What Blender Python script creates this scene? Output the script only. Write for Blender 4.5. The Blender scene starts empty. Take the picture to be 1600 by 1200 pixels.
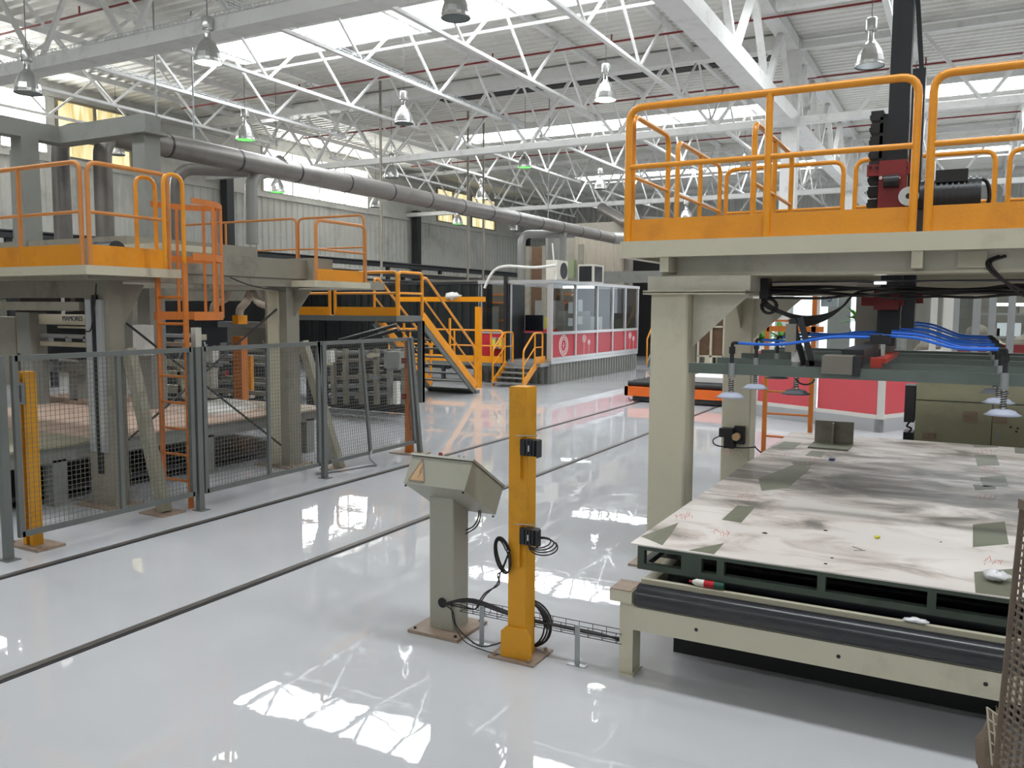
import bpy, bmesh, math, random
from mathutils import Vector, Matrix
random.seed(7)
SC = bpy.context.scene
COL = SC.collection
# ---------------- camera, world, exposure ----------------
XA = Vector((0.88049257, 0.04738148, -0.47168616))
YA = Vector((0.47402222, -0.07544297, 0.87727492))
ZA = Vector((0.00598118, -0.99602377, -0.08888685))
FP, EYE = 1314.0, Vector((0, 0, 1.8))
cam_d = bpy.data.cameras.new('camera'); cam = bpy.data.objects.new('camera', cam_d); COL.objects.link(cam)
cam_d.sensor_width = 36; cam_d.lens = 36 * FP / 1600; cam_d.clip_start = 0.05; cam_d.clip_end = 200
# camera axes in world: right, up, back
rt = Vector((XA.x, YA.x, ZA.x)); dn = Vector((XA.y, YA.y, ZA.y)); fw = Vector((XA.z, YA.z, ZA.z))
mw = Matrix((( rt.x, -dn.x, -fw.x, EYE.x), (rt.y, -dn.y, -fw.y, EYE.y), (rt.z, -dn.z, -fw.z, EYE.z), (0, 0, 0, 1)))
cam.matrix_world = mw
SC.camera = cam
SC.view_settings.view_transform = 'Standard'; SC.view_settings.look = 'None'
SC.view_settings.exposure = 0.17; SC.view_settings.gamma = 1.0; SC.view_settings.use_curve_mapping = False
w = bpy.data.worlds.new('world'); SC.world = w; w.use_nodes = True
w.node_tree.nodes['Background'].inputs[0].default_value = (0.97, 0.98, 1.0, 1)
w.node_tree.nodes['Background'].inputs[1].default_value = 0.4
SKY_STRENGTH = 15.0
WIN_STRENGTH = 12.0

def at(px, py, x=None, y=None, z=None):
    """world point seen at a photo pixel on one world plane"""
    c = Vector((px - 800, py - 600, FP))
    d = Vector((XA.dot(c), YA.dot(c), ZA.dot(c)))
    if z is not None: t = (z - 1.8) / d.z
    elif x is not None: t = x / d.x
    else: t = y / d.y
    return EYE + d * t

# ---------------- materials ----------------
def lin(c):
    c = c / 255.0
    return c / 12.92 if c <= 0.04045 else ((c + 0.055) / 1.055) ** 2.4
def rgb(r, g, b): return (lin(r), lin(g), lin(b), 1)
MATS = {}
def mat(name, col, rough=0.5, metal=0.0, var=0.12, scale=6.0, bump=0.0, bscale=40.0, dirt=None, dirt_amt=0.0, stretch=None, emit=None, estr=0.0, spec=None, coat=0.0):
    m = bpy.data.materials.new(name); m.use_nodes = True; MATS[name] = m
    nt = m.node_tree; N = nt.nodes; L = nt.links; b = N['Principled BSDF']
    b.inputs['Roughness'].default_value = rough; b.inputs['Metallic'].default_value = metal
    if coat: b.inputs['Coat Weight'].default_value = coat; b.inputs['Coat Roughness'].default_value = 0.15
    if spec is not None: b.inputs['Specular IOR Level'].default_value = spec
    tc = N.new('ShaderNodeTexCoord'); mp = N.new('ShaderNodeMapping'); L.new(tc.outputs['Object'], mp.inputs[0])
    if stretch: mp.inputs['Scale'].default_value = stretch
    no = N.new('ShaderNodeTexNoise'); no.inputs['Scale'].default_value = scale; no.inputs['Detail'].default_value = 4
    L.new(mp.outputs[0], no.inputs[0])
    mx = N.new('ShaderNodeMix'); mx.data_type = 'RGBA'; L.new(no.outputs[0], mx.inputs[0])
    mx.inputs[6].default_value = tuple(max(0, c * (1 - var)) for c in col[:3]) + (1,)
    mx.inputs[7].default_value = tuple(min(1, c * (1 + var)) for c in col[:3]) + (1,)
    out = mx.outputs[2]
    if dirt:
        n2 = N.new('ShaderNodeTexNoise'); n2.inputs['Scale'].default_value = scale * 0.45; n2.inputs['Detail'].default_value = 6
        n2.inputs['Roughness'].default_value = 0.7; L.new(mp.outputs[0], n2.inputs[0])
        r = N.new('ShaderNodeMapRange'); r.inputs[1].default_value = 0.52; r.inputs[2].default_value = 0.72; r.inputs[4].default_value = dirt_amt
        L.new(n2.outputs[0], r.inputs[0])
        m2 = N.new('ShaderNodeMix'); m2.data_type = 'RGBA'; L.new(r.outputs[0], m2.inputs[0]); L.new(out, m2.inputs[6]); m2.inputs[7].default_value = dirt
        out = m2.outputs[2]
    L.new(out, b.inputs['Base Color'])
    if bump:
        n3 = N.new('ShaderNodeTexNoise'); n3.inputs['Scale'].default_value = bscale; L.new(mp.outputs[0], n3.inputs[0])
        bp = N.new('ShaderNodeBump'); bp.inputs['Strength'].default_value = bump; bp.inputs['Distance'].default_value = 0.01
        L.new(n3.outputs[0], bp.inputs['Height']); L.new(bp.outputs[0], b.inputs['Normal'])
    if emit:
        b.inputs['Emission Color'].default_value = emit; b.inputs['Emission Strength'].default_value = estr
    return m
G = rgb
mat('white_steel', G(226, 226, 224), 0.45, var=0.05, dirt=G(150, 145, 135), dirt_amt=0.35)
mat('grey_white_steel', G(190, 190, 186), 0.5, var=0.06, dirt=G(120, 116, 108), dirt_amt=0.4)
mat('deck', G(228, 227, 221), 0.5, var=0.05, scale=1.5, dirt=G(160, 155, 143), dirt_amt=0.4)
mat('red_panel_pale', G(212, 84, 92), 0.45, var=0.03)
mat('wall_panel', G(204, 204, 198), 0.55, var=0.05, scale=2, dirt=G(130, 130, 126), dirt_amt=0.4)
mat('wall_low', G(104, 100, 94), 0.8, var=0.2, scale=2)
mat('yellow', G(232, 150, 16), 0.35, var=0.06, bump=0.12, bscale=60, dirt=G(170, 95, 20), dirt_amt=0.35, coat=0.4)
mat('yellow_post', G(214, 150, 22), 0.5, var=0.06, dirt=G(120, 80, 25), dirt_amt=0.5)
mat('orange', G(202, 116, 44), 0.5, var=0.1, dirt=G(130, 80, 40), dirt_amt=0.4)
mat('rail_dusty', G(206, 134, 68), 0.5, var=0.1, dirt=G(150, 110, 80), dirt_amt=0.5)
mat('bright_orange', G(240, 112, 36), 0.4, var=0.05)
mat('beige', G(200, 194, 172), 0.42, var=0.05, scale=3, dirt=G(120, 112, 90), dirt_amt=0.4)
mat('beige_shiny', G(206, 202, 186), 0.28, var=0.1, scale=5, dirt=G(140, 134, 116), dirt_amt=0.4, bump=0.05)
mat('desk_paint', G(160, 158, 144), 0.45, var=0.04, dirt=G(110, 112, 98), dirt_amt=0.3)
mat('cabinet_paint', G(160, 158, 132), 0.5, var=0.05, dirt=G(110, 108, 88), dirt_amt=0.3)
mat('machine_grey', G(142, 137, 124), 0.5, var=0.12, dirt=G(60, 56, 48), dirt_amt=0.5)
mat('frame_grey', G(138, 139, 134), 0.5, var=0.08, dirt=G(80, 80, 76), dirt_amt=0.3)
mat('brace_paint', G(150, 145, 128), 0.5, var=0.08, dirt=G(100, 92, 78), dirt_amt=0.5)
mat('gate_paint', G(112, 98, 84), 0.7, var=0.15, scale=12)
mat('fence_grey', G(104, 108, 105), 0.45, var=0.06, dirt=G(70, 72, 70), dirt_amt=0.3)
mat('wire', G(112, 112, 106), 0.5, metal=0.3, var=0.05)
mat('green_frame', G(70, 82, 72), 0.5, var=0.1, dirt=G(36, 38, 34), dirt_amt=0.5)
mat('bar_green', G(98, 109, 104), 0.4, var=0.06, dirt=G(70, 76, 70), dirt_amt=0.4)
mat('galv', G(160, 164, 166), 0.4, metal=0.6, var=0.1)
mat('alu', G(196, 198, 200), 0.3, metal=0.5, var=0.04)
mat('chrome', G(210, 210, 208), 0.15, metal=1.0, var=0.03)
mat('reflector', G(205, 206, 204), 0.22, metal=0.85, var=0.05)
mat('dark_metal', G(44, 46, 50), 0.35, var=0.15, dirt=G(80, 76, 70), dirt_amt=0.3)
mat('mast_black', G(38, 40, 44), 0.4, metal=0.3, var=0.12, scale=3, stretch=(4, 4, 0.5))
mat('black_rubber', G(28, 28, 30), 0.55, var=0.2)
mat('cable_black', G(36, 33, 32), 0.5, var=0.2)
mat('partition', G(84, 84, 80), 0.6, var=0.1)
mat('roller', G(42, 44, 48), 0.22, var=0.15, scale=4, stretch=(0.6, 3, 3), dirt=G(110, 100, 90), dirt_amt=0.25)
mat('duct', G(128, 124, 120), 0.38, metal=0.35, var=0.15, scale=2, dirt=G(74, 70, 66), dirt_amt=0.5)
mat('duct_light', G(150, 150, 146), 0.4, metal=0.35, var=0.1)
mat('red_panel', G(188, 44, 58), 0.4, var=0.03)
mat('red_paint', G(128, 34, 36), 0.45, var=0.1, dirt=G(70, 26, 26), dirt_amt=0.4)
mat('red_bright', G(190, 60, 44), 0.45, var=0.1, dirt=G(90, 40, 34), dirt_amt=0.4)
mat('hose_blue', G(24, 104, 216), 0.3, var=0.05)
mat('cup', G(176, 182, 200), 0.5, var=0.05)
mat('cup_dark', G(96, 100, 104), 0.5, var=0.1)
mat('white_plastic', G(222, 220, 214), 0.45, var=0.04)
mat('mark_white', G(240, 225, 225), 0.5, var=0.0)
mat('blue_ink', G(30, 40, 80), 0.5, var=0.0)
mat('rust_plate', G(150, 132, 116), 0.6, var=0.2, scale=20, dirt=G(110, 70, 44), dirt_amt=0.6)
mat('rail_steel', G(104, 100, 96), 0.4, metal=0.4, var=0.25, scale=9, stretch=(1, 1, 1))
mat('groove', G(26, 24, 24), 0.7, var=0.2)
mat('curtain', G(30, 38, 38), 0.3, var=0.5, scale=5, stretch=(8, 8, 0.4))
mat('plywood', G(198, 170, 152), 0.6, var=0.16, scale=3, stretch=(3, 0.4, 1), dirt=G(120, 100, 88), dirt_amt=0.5)
mat('plywood_pale', G(186, 172, 156), 0.55, var=0.1, scale=3)
mat('sheet_green', G(160, 154, 132), 0.5, var=0.08, scale=3, stretch=(2, 0.5, 1))
mat('sheet_white', G(232, 232, 228), 0.4, var=0.03)
mat('patch', G(112, 114, 94), 0.5, var=0.1, scale=14, dirt=G(82, 80, 66), dirt_amt=0.4)
mat('stamp_red', G(214, 128, 118), 0.6, var=0.1)
mat('black_speck', G(20, 20, 20), 0.6, var=0.1)
mat('hessian', G(120, 104, 88), 0.9, var=0.25, scale=20, bump=0.6)
mat('film', G(228, 228, 230), 0.25, var=0.05, bump=0.5)
mat('wood', G(104, 78, 58), 0.7, var=0.3, scale=8)
mat('floor_white_line', G(214, 214, 214), 0.4, var=0.0)
mat('leaf', G(96, 160, 48), 0.5, var=0.3)
mat('petal', G(170, 104, 100), 0.6, var=0.3)
mat('sign_amber', G(196, 160, 118), 0.5, var=0.1, scale=20)
mat('can_red', G(186, 30, 44), 0.25, var=0.0)
mat('can_green', G(40, 84, 68), 0.25, var=0.1)
mat('dust_bag', G(150, 142, 128), 0.85, var=0.15, scale=3, stretch=(6, 6, 0.5))
mat('silo_green', G(132, 142, 112), 0.6, var=0.1)
mat('ac_white', G(214, 210, 198), 0.5, var=0.05)
mat('paper', G(226, 230, 232), 0.7, var=0.02)
mat('screen', G(22, 26, 34), 0.2, var=0.1)
mat('yellow_note', G(214, 206, 60), 0.6, var=0.02)
mat('blue_trim', G(60, 74, 120), 0.5, var=0.05)
mat('interior_grey', G(124, 120, 110), 0.7, var=0.15, scale=1.5)
mat('concrete', G(150, 144, 134), 0.85, var=0.12, scale=2)
mat('bag_white', G(206, 206, 200), 0.5, var=0.06)
mat('lamp_on', G(255, 255, 255), 0.4, var=0, emit=(0.86, 1, 0.78, 1), estr=6.0)
mat('lamp_green', G(120, 230, 110), 0.4, var=0, emit=(0.22, 1.0, 0.2, 1), estr=0.9)
mat('lamp_off', G(120, 130, 130), 0.15, var=0.05)
mat('tube_light', G(255, 255, 255), 0.4, var=0, emit=(0.95, 1, 1, 1), estr=4.0)
mat('skylight', G(250, 250, 250), 0.5, var=0, emit=(0.93, 0.97, 1, 1), estr=SKY_STRENGTH)
mat('window_day', G(250, 250, 250), 0.5, var=0, emit=(1, 1, 0.97, 1), estr=WIN_STRENGTH)
mat('outside_day', G(240, 244, 250), 0.5, var=0, emit=(0.9, 0.95, 1, 1), estr=1.6)

def window_yellow():
    m = bpy.data.materials.new('window_yellow'); m.use_nodes = True; MATS['window_yellow'] = m
    nt = m.node_tree; N = nt.nodes; L = nt.links; b = N['Principled BSDF']
    tc = N.new('ShaderNodeTexCoord'); mp = N.new('ShaderNodeMapping'); mp.inputs['Scale'].default_value = (1, 3.2, 0.35); L.new(tc.outputs['Object'], mp.inputs[0])
    no = N.new('ShaderNodeTexNoise'); no.inputs['Scale'].default_value = 2.2; L.new(mp.outputs[0], no.inputs[0])
    cr = N.new('ShaderNodeValToRGB'); e = cr.color_ramp.elements
    e[0].position = 0.35; e[0].color = (0.55, 0.42, 0.16, 1); e[1].position = 0.62; e[1].color = (1.0, 0.93, 0.62, 1)
    L.new(no.outputs[0], cr.inputs[0]); L.new(cr.outputs[0], b.inputs['Emission Color']); b.inputs['Emission Strength'].default_value = 0.95
    b.inputs['Base Color'].default_value = (0.6, 0.5, 0.25, 1)
window_yellow()

def floor_mat():
    m = bpy.data.materials.new('floor_epoxy'); m.use_nodes = True; MATS['floor'] = m
    nt = m.node_tree; N = nt.nodes; L = nt.links; b = N['Principled BSDF']
    tc = N.new('ShaderNodeTexCoord')
    n1 = N.new('ShaderNodeTexNoise'); n1.inputs['Scale'].default_value = 0.7; n1.inputs['Detail'].default_value = 5; L.new(tc.outputs['Object'], n1.inputs[0])
    cr = N.new('ShaderNodeValToRGB'); e = cr.color_ramp.elements
    e[0].position = 0.3; e[0].color = rgb(190, 191, 194); e[1].position = 0.7; e[1].color = rgb(202, 203, 206)
    L.new(n1.outputs[0], cr.inputs[0]); L.new(cr.outputs[0], b.inputs['Base Color'])
    b.inputs['Roughness'].default_value = 0.015; b.inputs['IOR'].default_value = 1.5
    n2 = N.new('ShaderNodeTexNoise'); n2.inputs['Scale'].default_value = 1.6; n2.inputs['Detail'].default_value = 2; L.new(tc.outputs['Object'], n2.inputs[0])
    n3 = N.new('ShaderNodeTexNoise'); n3.inputs['Scale'].default_value = 9; n3.inputs['Detail'].default_value = 2; L.new(tc.outputs['Object'], n3.inputs[0])
    ma = N.new('ShaderNodeMath'); ma.operation = 'MULTIPLY_ADD'; ma.inputs[1].default_value = 0.10; L.new(n3.outputs[0], ma.inputs[0]); L.new(n2.outputs[0], ma.inputs[2])
    bp = N.new('ShaderNodeBump'); bp.inputs['Strength'].default_value = 0.16; bp.inputs['Distance'].default_value = 0.01
    L.new(ma.outputs[0], bp.inputs['Height']); L.new(bp.outputs[0], b.inputs['Normal'])
floor_mat()

def board_mat():
    m = bpy.data.materials.new('smeared_board'); m.use_nodes = True; MATS['board'] = m
    nt = m.node_tree; N = nt.nodes; L = nt.links; b = N['Principled BSDF']; b.inputs['Roughness'].default_value = 0.38
    tc = N.new('ShaderNodeTexCoord'); mp = N.new('ShaderNodeMapping'); mp.inputs['Scale'].default_value = (0.85, 1.75, 1); mp.inputs['Rotation'].default_value = (0, 0, 0.2)
    L.new(tc.outputs['Object'], mp.inputs[0])
    n1 = N.new('ShaderNodeTexNoise'); n1.inputs['Scale'].default_value = 2.0; n1.inputs['Detail'].default_value = 9; n1.inputs['Roughness'].default_value = 0.62; n1.inputs['Distortion'].default_value = 0.7
    L.new(mp.outputs[0], n1.inputs[0])
    # broad band of soot across the middle of the sheet (object Y from 5.2 to 7)
    sx = N.new('ShaderNodeSeparateXYZ'); L.new(tc.outputs['Object'], sx.inputs[0])
    mr = N.new('ShaderNodeMapRange'); mr.inputs[1].default_value = 0.9; mr.inputs[2].default_value = 1.9; mr.inputs[3].default_value = -0.06; mr.inputs[4].default_value = 0.09; L.new(sx.outputs[1], mr.inputs[0])
    mr2 = N.new('ShaderNodeMapRange'); mr2.inputs[1].default_value = 2.6; mr2.inputs[2].default_value = 3.6; mr2.inputs[3].default_value = 0.0; mr2.inputs[4].default_value = 0.10; L.new(sx.outputs[1], mr2.inputs[0])
    a1 = N.new('ShaderNodeMath'); a1.operation = 'ADD'; L.new(n1.outputs[0], a1.inputs[0]); L.new(mr.outputs[0], a1.inputs[1])
    a2 = N.new('ShaderNodeMath'); a2.operation = 'SUBTRACT'; L.new(a1.outputs[0], a2.inputs[0]); L.new(mr2.outputs[0], a2.inputs[1])
    cr = N.new('ShaderNodeValToRGB'); e = cr.color_ramp.elements
    e[0].position = 0.42; e[0].color = rgb(222, 214, 208); e[1].position = 0.75; e[1].color = rgb(84, 78, 70)
    k = e.new(0.52); k.color = rgb(196, 184, 176); k = e.new(0.61); k.color = rgb(134, 126, 118)
    L.new(a2.outputs[0], cr.inputs[0]); L.new(cr.outputs[0], b.inputs['Base Color'])
board_mat()

def glass_mat(name, tint, alpha):
    m = bpy.data.materials.new(name); m.use_nodes = True; MATS[name] = m
    nt = m.node_tree; N = nt.nodes; L = nt.links
    for n in list(N): N.remove(n)
    o = N.new('ShaderNodeOutputMaterial'); t = N.new('ShaderNodeBsdfTransparent'); t.inputs[0].default_value = tint
    g = N.new('ShaderNodeBsdfGlossy'); g.inputs['Roughness'].default_value = 0.02; g.inputs[0].default_value = (0.9, 0.95, 1, 1)
    lw = N.new('ShaderNodeLayerWeight'); lw.inputs[0].default_value = 0.5; f = N.new('ShaderNodeMath'); f.operation = 'POWER'; f.inputs[1].default_value = 4.0; L.new(lw.outputs[1], f.inputs[0])
    ad = N.new('ShaderNodeMath'); ad.operation = 'ADD'; ad.operation = 'MULTIPLY_ADD'; ad.inputs[1].default_value = 0.25; ad.inputs[2].default_value = alpha; L.new(f.outputs[0], ad.inputs[0])
    mx = N.new('ShaderNodeMixShader'); L.new(ad.outputs[0], mx.inputs[0]); L.new(t.outputs[0], mx.inputs[1]); L.new(g.outputs[0], mx.inputs[2]); L.new(mx.outputs[0], o.inputs[0])
glass_mat('glass', (0.78, 0.8, 0.8, 1), 0.015)
glass_mat('pvc', (0.75, 0.8, 0.82, 1), 0.1)

# ---------------- mesh helpers ----------------
def wl(o):
    v = Vector((0, 0, 0))
    while o is not None: v += o.location; o = o.parent
    return v
def round_path(pts, r, n=5, closed=False):
    pts = [Vector(p) for p in pts]; out = []; N = len(pts)
    for i, p in enumerate(pts):
        if not closed and (i == 0 or i == N - 1): out.append(p); continue
        a = (pts[i - 1] - p); b = (pts[(i + 1) % N] - p)
        la, lb = a.length, b.length
        if la < 1e-6 or lb < 1e-6: continue
        rr = min(r, la * 0.48, lb * 0.48); a = p + a / la * rr; b = p + b / lb * rr
        for k in range(n + 1):
            t = k / n; out.append((1 - t) ** 2 * a + 2 * t * (1 - t) * p + t * t * b)
    return out
def smooth_path(pts, n=6):
    pts = [Vector(p) for p in pts]
    P = [pts[0]] + pts + [pts[-1]]; out = []
    for i in range(1, len(P) - 2):
        p0, p1, p2, p3 = P[i - 1:i + 3]
        for k in range(n):
            t = k / n
            out.append(0.5 * ((2 * p1) + (p2 - p0) * t + (2 * p0 - 5 * p1 + 4 * p2 - p3) * t * t + (3 * p1 - p0 - 3 * p2 + p3) * t ** 3))
    out.append(pts[-1]); return out
class MB:
    def __init__(s): s.v = []; s.f = []; s.sm = []
    def add(s, vs, fs, smooth=False):
        o = len(s.v); s.v += [Vector(v) for v in vs]; s.f += [[i + o for i in f] for f in fs]; s.sm += [smooth] * len(fs); return s
    def box(s, x0, x1, y0, y1, z0, z1):
        if x0 > x1: x0, x1 = x1, x0
        if y0 > y1: y0, y1 = y1, y0
        if z0 > z1: z0, z1 = z1, z0
        return s.add([(x0, y0, z0), (x1, y0, z0), (x1, y1, z0), (x0, y1, z0), (x0, y0, z1), (x1, y0, z1), (x1, y1, z1), (x0, y1, z1)],
                     [(0, 3, 2, 1), (4, 5, 6, 7), (0, 1, 5, 4), (1, 2, 6, 5), (2, 3, 7, 6), (3, 0, 4, 7)])
    def cbox(s, x0, x1, y0, y1, z0, z1, c=0.01):
        # box with chamfered vertical edges
        P = [(x0 + c, y0), (x1 - c, y0), (x1, y0 + c), (x1, y1 - c), (x1 - c, y1), (x0 + c, y1), (x0, y1 - c), (x0, y0 + c)]
        return s.prism([(x, y, z0) for x, y in P], (0, 0, z1 - z0))
    def prism(s, poly, d):
        poly = [Vector(p) for p in poly]; d = Vector(d); n = len(poly)
        nrm = Vector((0, 0, 0))
        for i in range(n): nrm += poly[i].cross(poly[(i + 1) % n])
        if nrm.dot(d) > 0: poly = poly[::-1]
        return s.add(poly + [p + d for p in poly], [list(range(n)), list(range(2 * n - 1, n - 1, -1))] + [[i, i + n, (i + 1) % n + n, (i + 1) % n] for i in range(n)])
    def bar(s, p, q, w, h=None, up=(0, 0, 1)):
        h = h or w; p = Vector(p); q = Vector(q); d = (q - p).normalized(); u = Vector(up)
        if abs(d.dot(u)) > 0.99: u = Vector((0, 1, 0))
        sd = d.cross(u).normalized(); u = sd.cross(d).normalized()
        P = [p - sd * w / 2 - u * h / 2, p + sd * w / 2 - u * h / 2, p + sd * w / 2 + u * h / 2, p - sd * w / 2 + u * h / 2]
        return s.prism(P, q - p)
    def tube(s, pts, r, n=10, closed=False, smooth=True, cap=True):
        pts = [Vector(p) for p in pts]; N = len(pts); rs = r if isinstance(r, (list, tuple)) else [r] * N
        T = []
        for i in range(N):
            a = pts[i - 1] if (i > 0 or closed) else pts[i]; b = pts[(i + 1) % N] if (i < N - 1 or closed) else pts[i]
            t = b - a; T.append(t.normalized() if t.length > 1e-9 else Vector((0, 0, 1)))
        u = T[0].orthogonal().normalized(); vs = []
        for i in range(N):
            u = (u - T[i] * u.dot(T[i]))
            u = u.normalized() if u.length > 1e-6 else T[i].orthogonal().normalized()
            w2 = T[i].cross(u)
            for k in range(n):
                a = 2 * math.pi * k / n; vs.append(pts[i] + (u * math.cos(a) + w2 * math.sin(a)) * rs[i])
        fs = []
        for i in range(N if closed else N - 1):
            j = (i + 1) % N
            for k in range(n): fs.append((i * n + k, i * n + (k + 1) % n, j * n + (k + 1) % n, j * n + k))
        s.add(vs, fs, smooth)
        if cap and not closed:
            s.add(vs[:n], [list(range(n))[::-1]]); s.add(vs[-n:], [list(range(n))])
        return s
    def cyl(s, p, q, r, n=16, r2=None): return s.tube([p, q], [r, r if r2 is None else r2], n)
    def lathe(s, prof, c=(0, 0, 0), n=24, smooth=True):
        c = Vector(c); vs = []; m = len(prof)
        for r, z in prof:
            for k in range(n):
                a = 2 * math.pi * k / n; vs.append(c + Vector((r * math.cos(a), r * math.sin(a), z)))
        fs = [(i * n + k, i * n + (k + 1) % n, (i + 1) * n + (k + 1) % n, (i + 1) * n + k) for i in range(m - 1) for k in range(n)]
        return s.add(vs, fs, smooth)
    def blob(s, c, r, sc=(1, 1, 1), j=0.15, n=10, seed=0):
        rn = random.Random(seed); c = Vector(c); vs = []; fs = []; m = n // 2 + 1
        for i in range(m + 1):
            th = math.pi * i / m
            for k in range(n):
                a = 2 * math.pi * k / n; rr = r * (1 + rn.uniform(-j, j))
                vs.append(c + Vector((rr * math.sin(th) * math.cos(a) * sc[0], rr * math.sin(th) * math.sin(a) * sc[1], rr * math.cos(th) * sc[2])))
        for i in range(m):
            for k in range(n): fs.append((i * n + k, (i + 1) * n + k, (i + 1) * n + (k + 1) % n, i * n + (k + 1) % n))
        return s.add(vs, fs, True)
    def build(s, name, m, parent=None, label=None, kind=None):
        o0 = wl(parent) if parent else Vector((0, 0, 0))
        me = bpy.data.meshes.new(name); me.from_pydata([tuple(v - o0) for v in s.v], [], s.f)
        me.polygons.foreach_set('use_smooth', s.sm); me.update()
        me.materials.append(MATS[m] if isinstance(m, str) else m)
        o = bpy.data.objects.new(name, me); COL.objects.link(o)
        if parent: o.parent = parent
        if label: o['label'] = label
        if kind: o['kind'] = kind
        return o
def thing(name, label, cat, loc=(0, 0, 0), group=None, kind=None):
    o = bpy.data.objects.new(name, None); o.empty_display_size = 0.1; COL.objects.link(o); o.location = loc
    o['label'] = label; o['category'] = cat
    if group: o['group'] = group
    if kind: o['kind'] = kind
    return o
def tag(o, label, cat, group=None, kind=None):
    o['label'] = label; o['category'] = cat
    if group: o['group'] = group
    if kind: o['kind'] = kind
    # move the origin of a lone mesh to its base centre
    me = o.data; n = len(me.vertices)
    lo = Vector((min(v.co[i] for v in me.vertices) for i in range(3))); hi = Vector((max(v.co[i] for v in me.vertices) for i in range(3)))
    c = Vector(((lo.x + hi.x) / 2, (lo.y + hi.y) / 2, lo.z))
    me.transform(Matrix.Translation(-c)); o.location = c
    return o
def copy_tree(o, parent=None):
    c = o.copy(); COL.objects.link(c)
    if parent: c.parent = parent
    for ch in list(o.children): copy_tree(ch, c)
    return c
def struct(name, mb, m, **kw):
    o = mb.build(name, m); o['kind'] = 'structure'; return o
def text_mesh(txt, size, m, name, parent, origin, xdir, up, thick=0.001):
    cu = bpy.data.curves.new('lettering', 'FONT'); cu.body = txt; cu.size = size; cu.extrude = thick; cu.align_x = 'CENTER'; cu.align_y = 'CENTER'
    t = bpy.data.objects.new('lettering', cu); COL.objects.link(t)
    bpy.context.view_layer.update()
    me = bpy.data.meshes.new_from_object(t.evaluated_get(bpy.context.evaluated_depsgraph_get()))
    bpy.data.objects.remove(t)
    x = Vector(xdir).normalized(); u = Vector(up).normalized(); nn = x.cross(u)
    o0 = Vector(origin) - (wl(parent) if parent else Vector((0, 0, 0)))
    me.transform(Matrix(((x.x, u.x, nn.x, o0.x), (x.y, u.y, nn.y, o0.y), (x.z, u.z, nn.z, o0.z), (0, 0, 0, 1))))
    me.materials.clear(); me.materials.append(MATS[m])
    o = bpy.data.objects.new(name, me); COL.objects.link(o); o.parent = parent
    return o
def hoop(parent, a, b, z0, h, m='yellow', r=0.019, mid=True, posts=(), toe=0.0, rc=0.09, toe_off=0.0, toe_z=None, mids=(0.52,)):
    """a guard rail bay: rounded hoop from a to b, mid rail, posts, toe board"""
    a = Vector((a[0], a[1], 0)); b = Vector((b[0], b[1], 0)); Z = Vector((0, 0, 1))
    MB().tube(round_path([a + Z * z0, a + Z * (z0 + h), b + Z * (z0 + h), b + Z * z0], rc), r).build('guard_rail', m, parent)
    if mid:
        for k in mids: MB().tube([a + Z * (z0 + h * k), b + Z * (z0 + h * k)], r * 0.75, 8).build('mid_rail', m, parent)
    for t in posts:
        p = a.lerp(b, t); MB().tube([p + Z * z0, p + Z * (z0 + h)], r, 8).build('post', m, parent)
    if toe:
        d = (b - a).normalized(); nrm = Vector((-d.y, d.x, 0)) * 0.012
        MB().bar(a + Z * (z0 + toe / 2) + nrm, b + Z * (z0 + toe / 2) + nrm, 0.008, toe).build('toe_board', m, parent)
# ======================= THE SETTING =======================
XW = -22.0; XR = 14.0; YB = 46.0; YF = -8.0; ZD = 7.8
struct('floor', MB().add([(XW - 1, YF, 0), (XR, YF, 0), (XR, YB + 2, 0), (XW - 1, YB + 2, 0)], [(0, 1, 2, 3)]), 'floor')
def corrug(axis_pts, p, amp):  # list of (coord, offset) trapezoid profile
    out = []; a, b = axis_pts; t = a; i = 0
    while t < b:
        out += [(t, 0), (t + p * 0.35, 0), (t + p * 0.5, amp), (t + p * 0.85, amp)]; t += p
    return out
pr = corrug((YF, YB + 1), 0.27, 0.075)
n = len(pr)
struct('ceiling', MB().add([(XW - 1, y, ZD + o) for y, o in pr] + [(XR, y, ZD + o) for y, o in pr], [(i, i + 1, n + i + 1, n + i) for i in range(n - 1)]), 'deck')
# left wall : corrugated panel, dark block work below, sill band, header
pr = corrug((YF, YB), 0.30, 0.04); n = len(pr)
mb = MB().add([(XW - o, y, 3.0) for y, o in pr] + [(XW - o, y, 5.7) for y, o in pr], [(i, i + 1, n + i + 1, n + i) for i in range(n - 1)])
mb.box(XW - 0.05, XW + 0.06, YF, YB, 5.68, 5.86)
struct('wall_left', mb, 'wall_panel')
struct('wall_left_base', MB().box(XW - 0.1, XW + 0.08, YF, YB, 0, 3.0).box(XW - 0.1, XW - 0.05, YF, YB, 5.86, 5.9), 'wall_low')
mb = MB().box(XW - 0.1, XW + 0.05, YF, YB, 7.42, 7.8)
struct('trim_1', mb, 'grey_white_steel')
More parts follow.
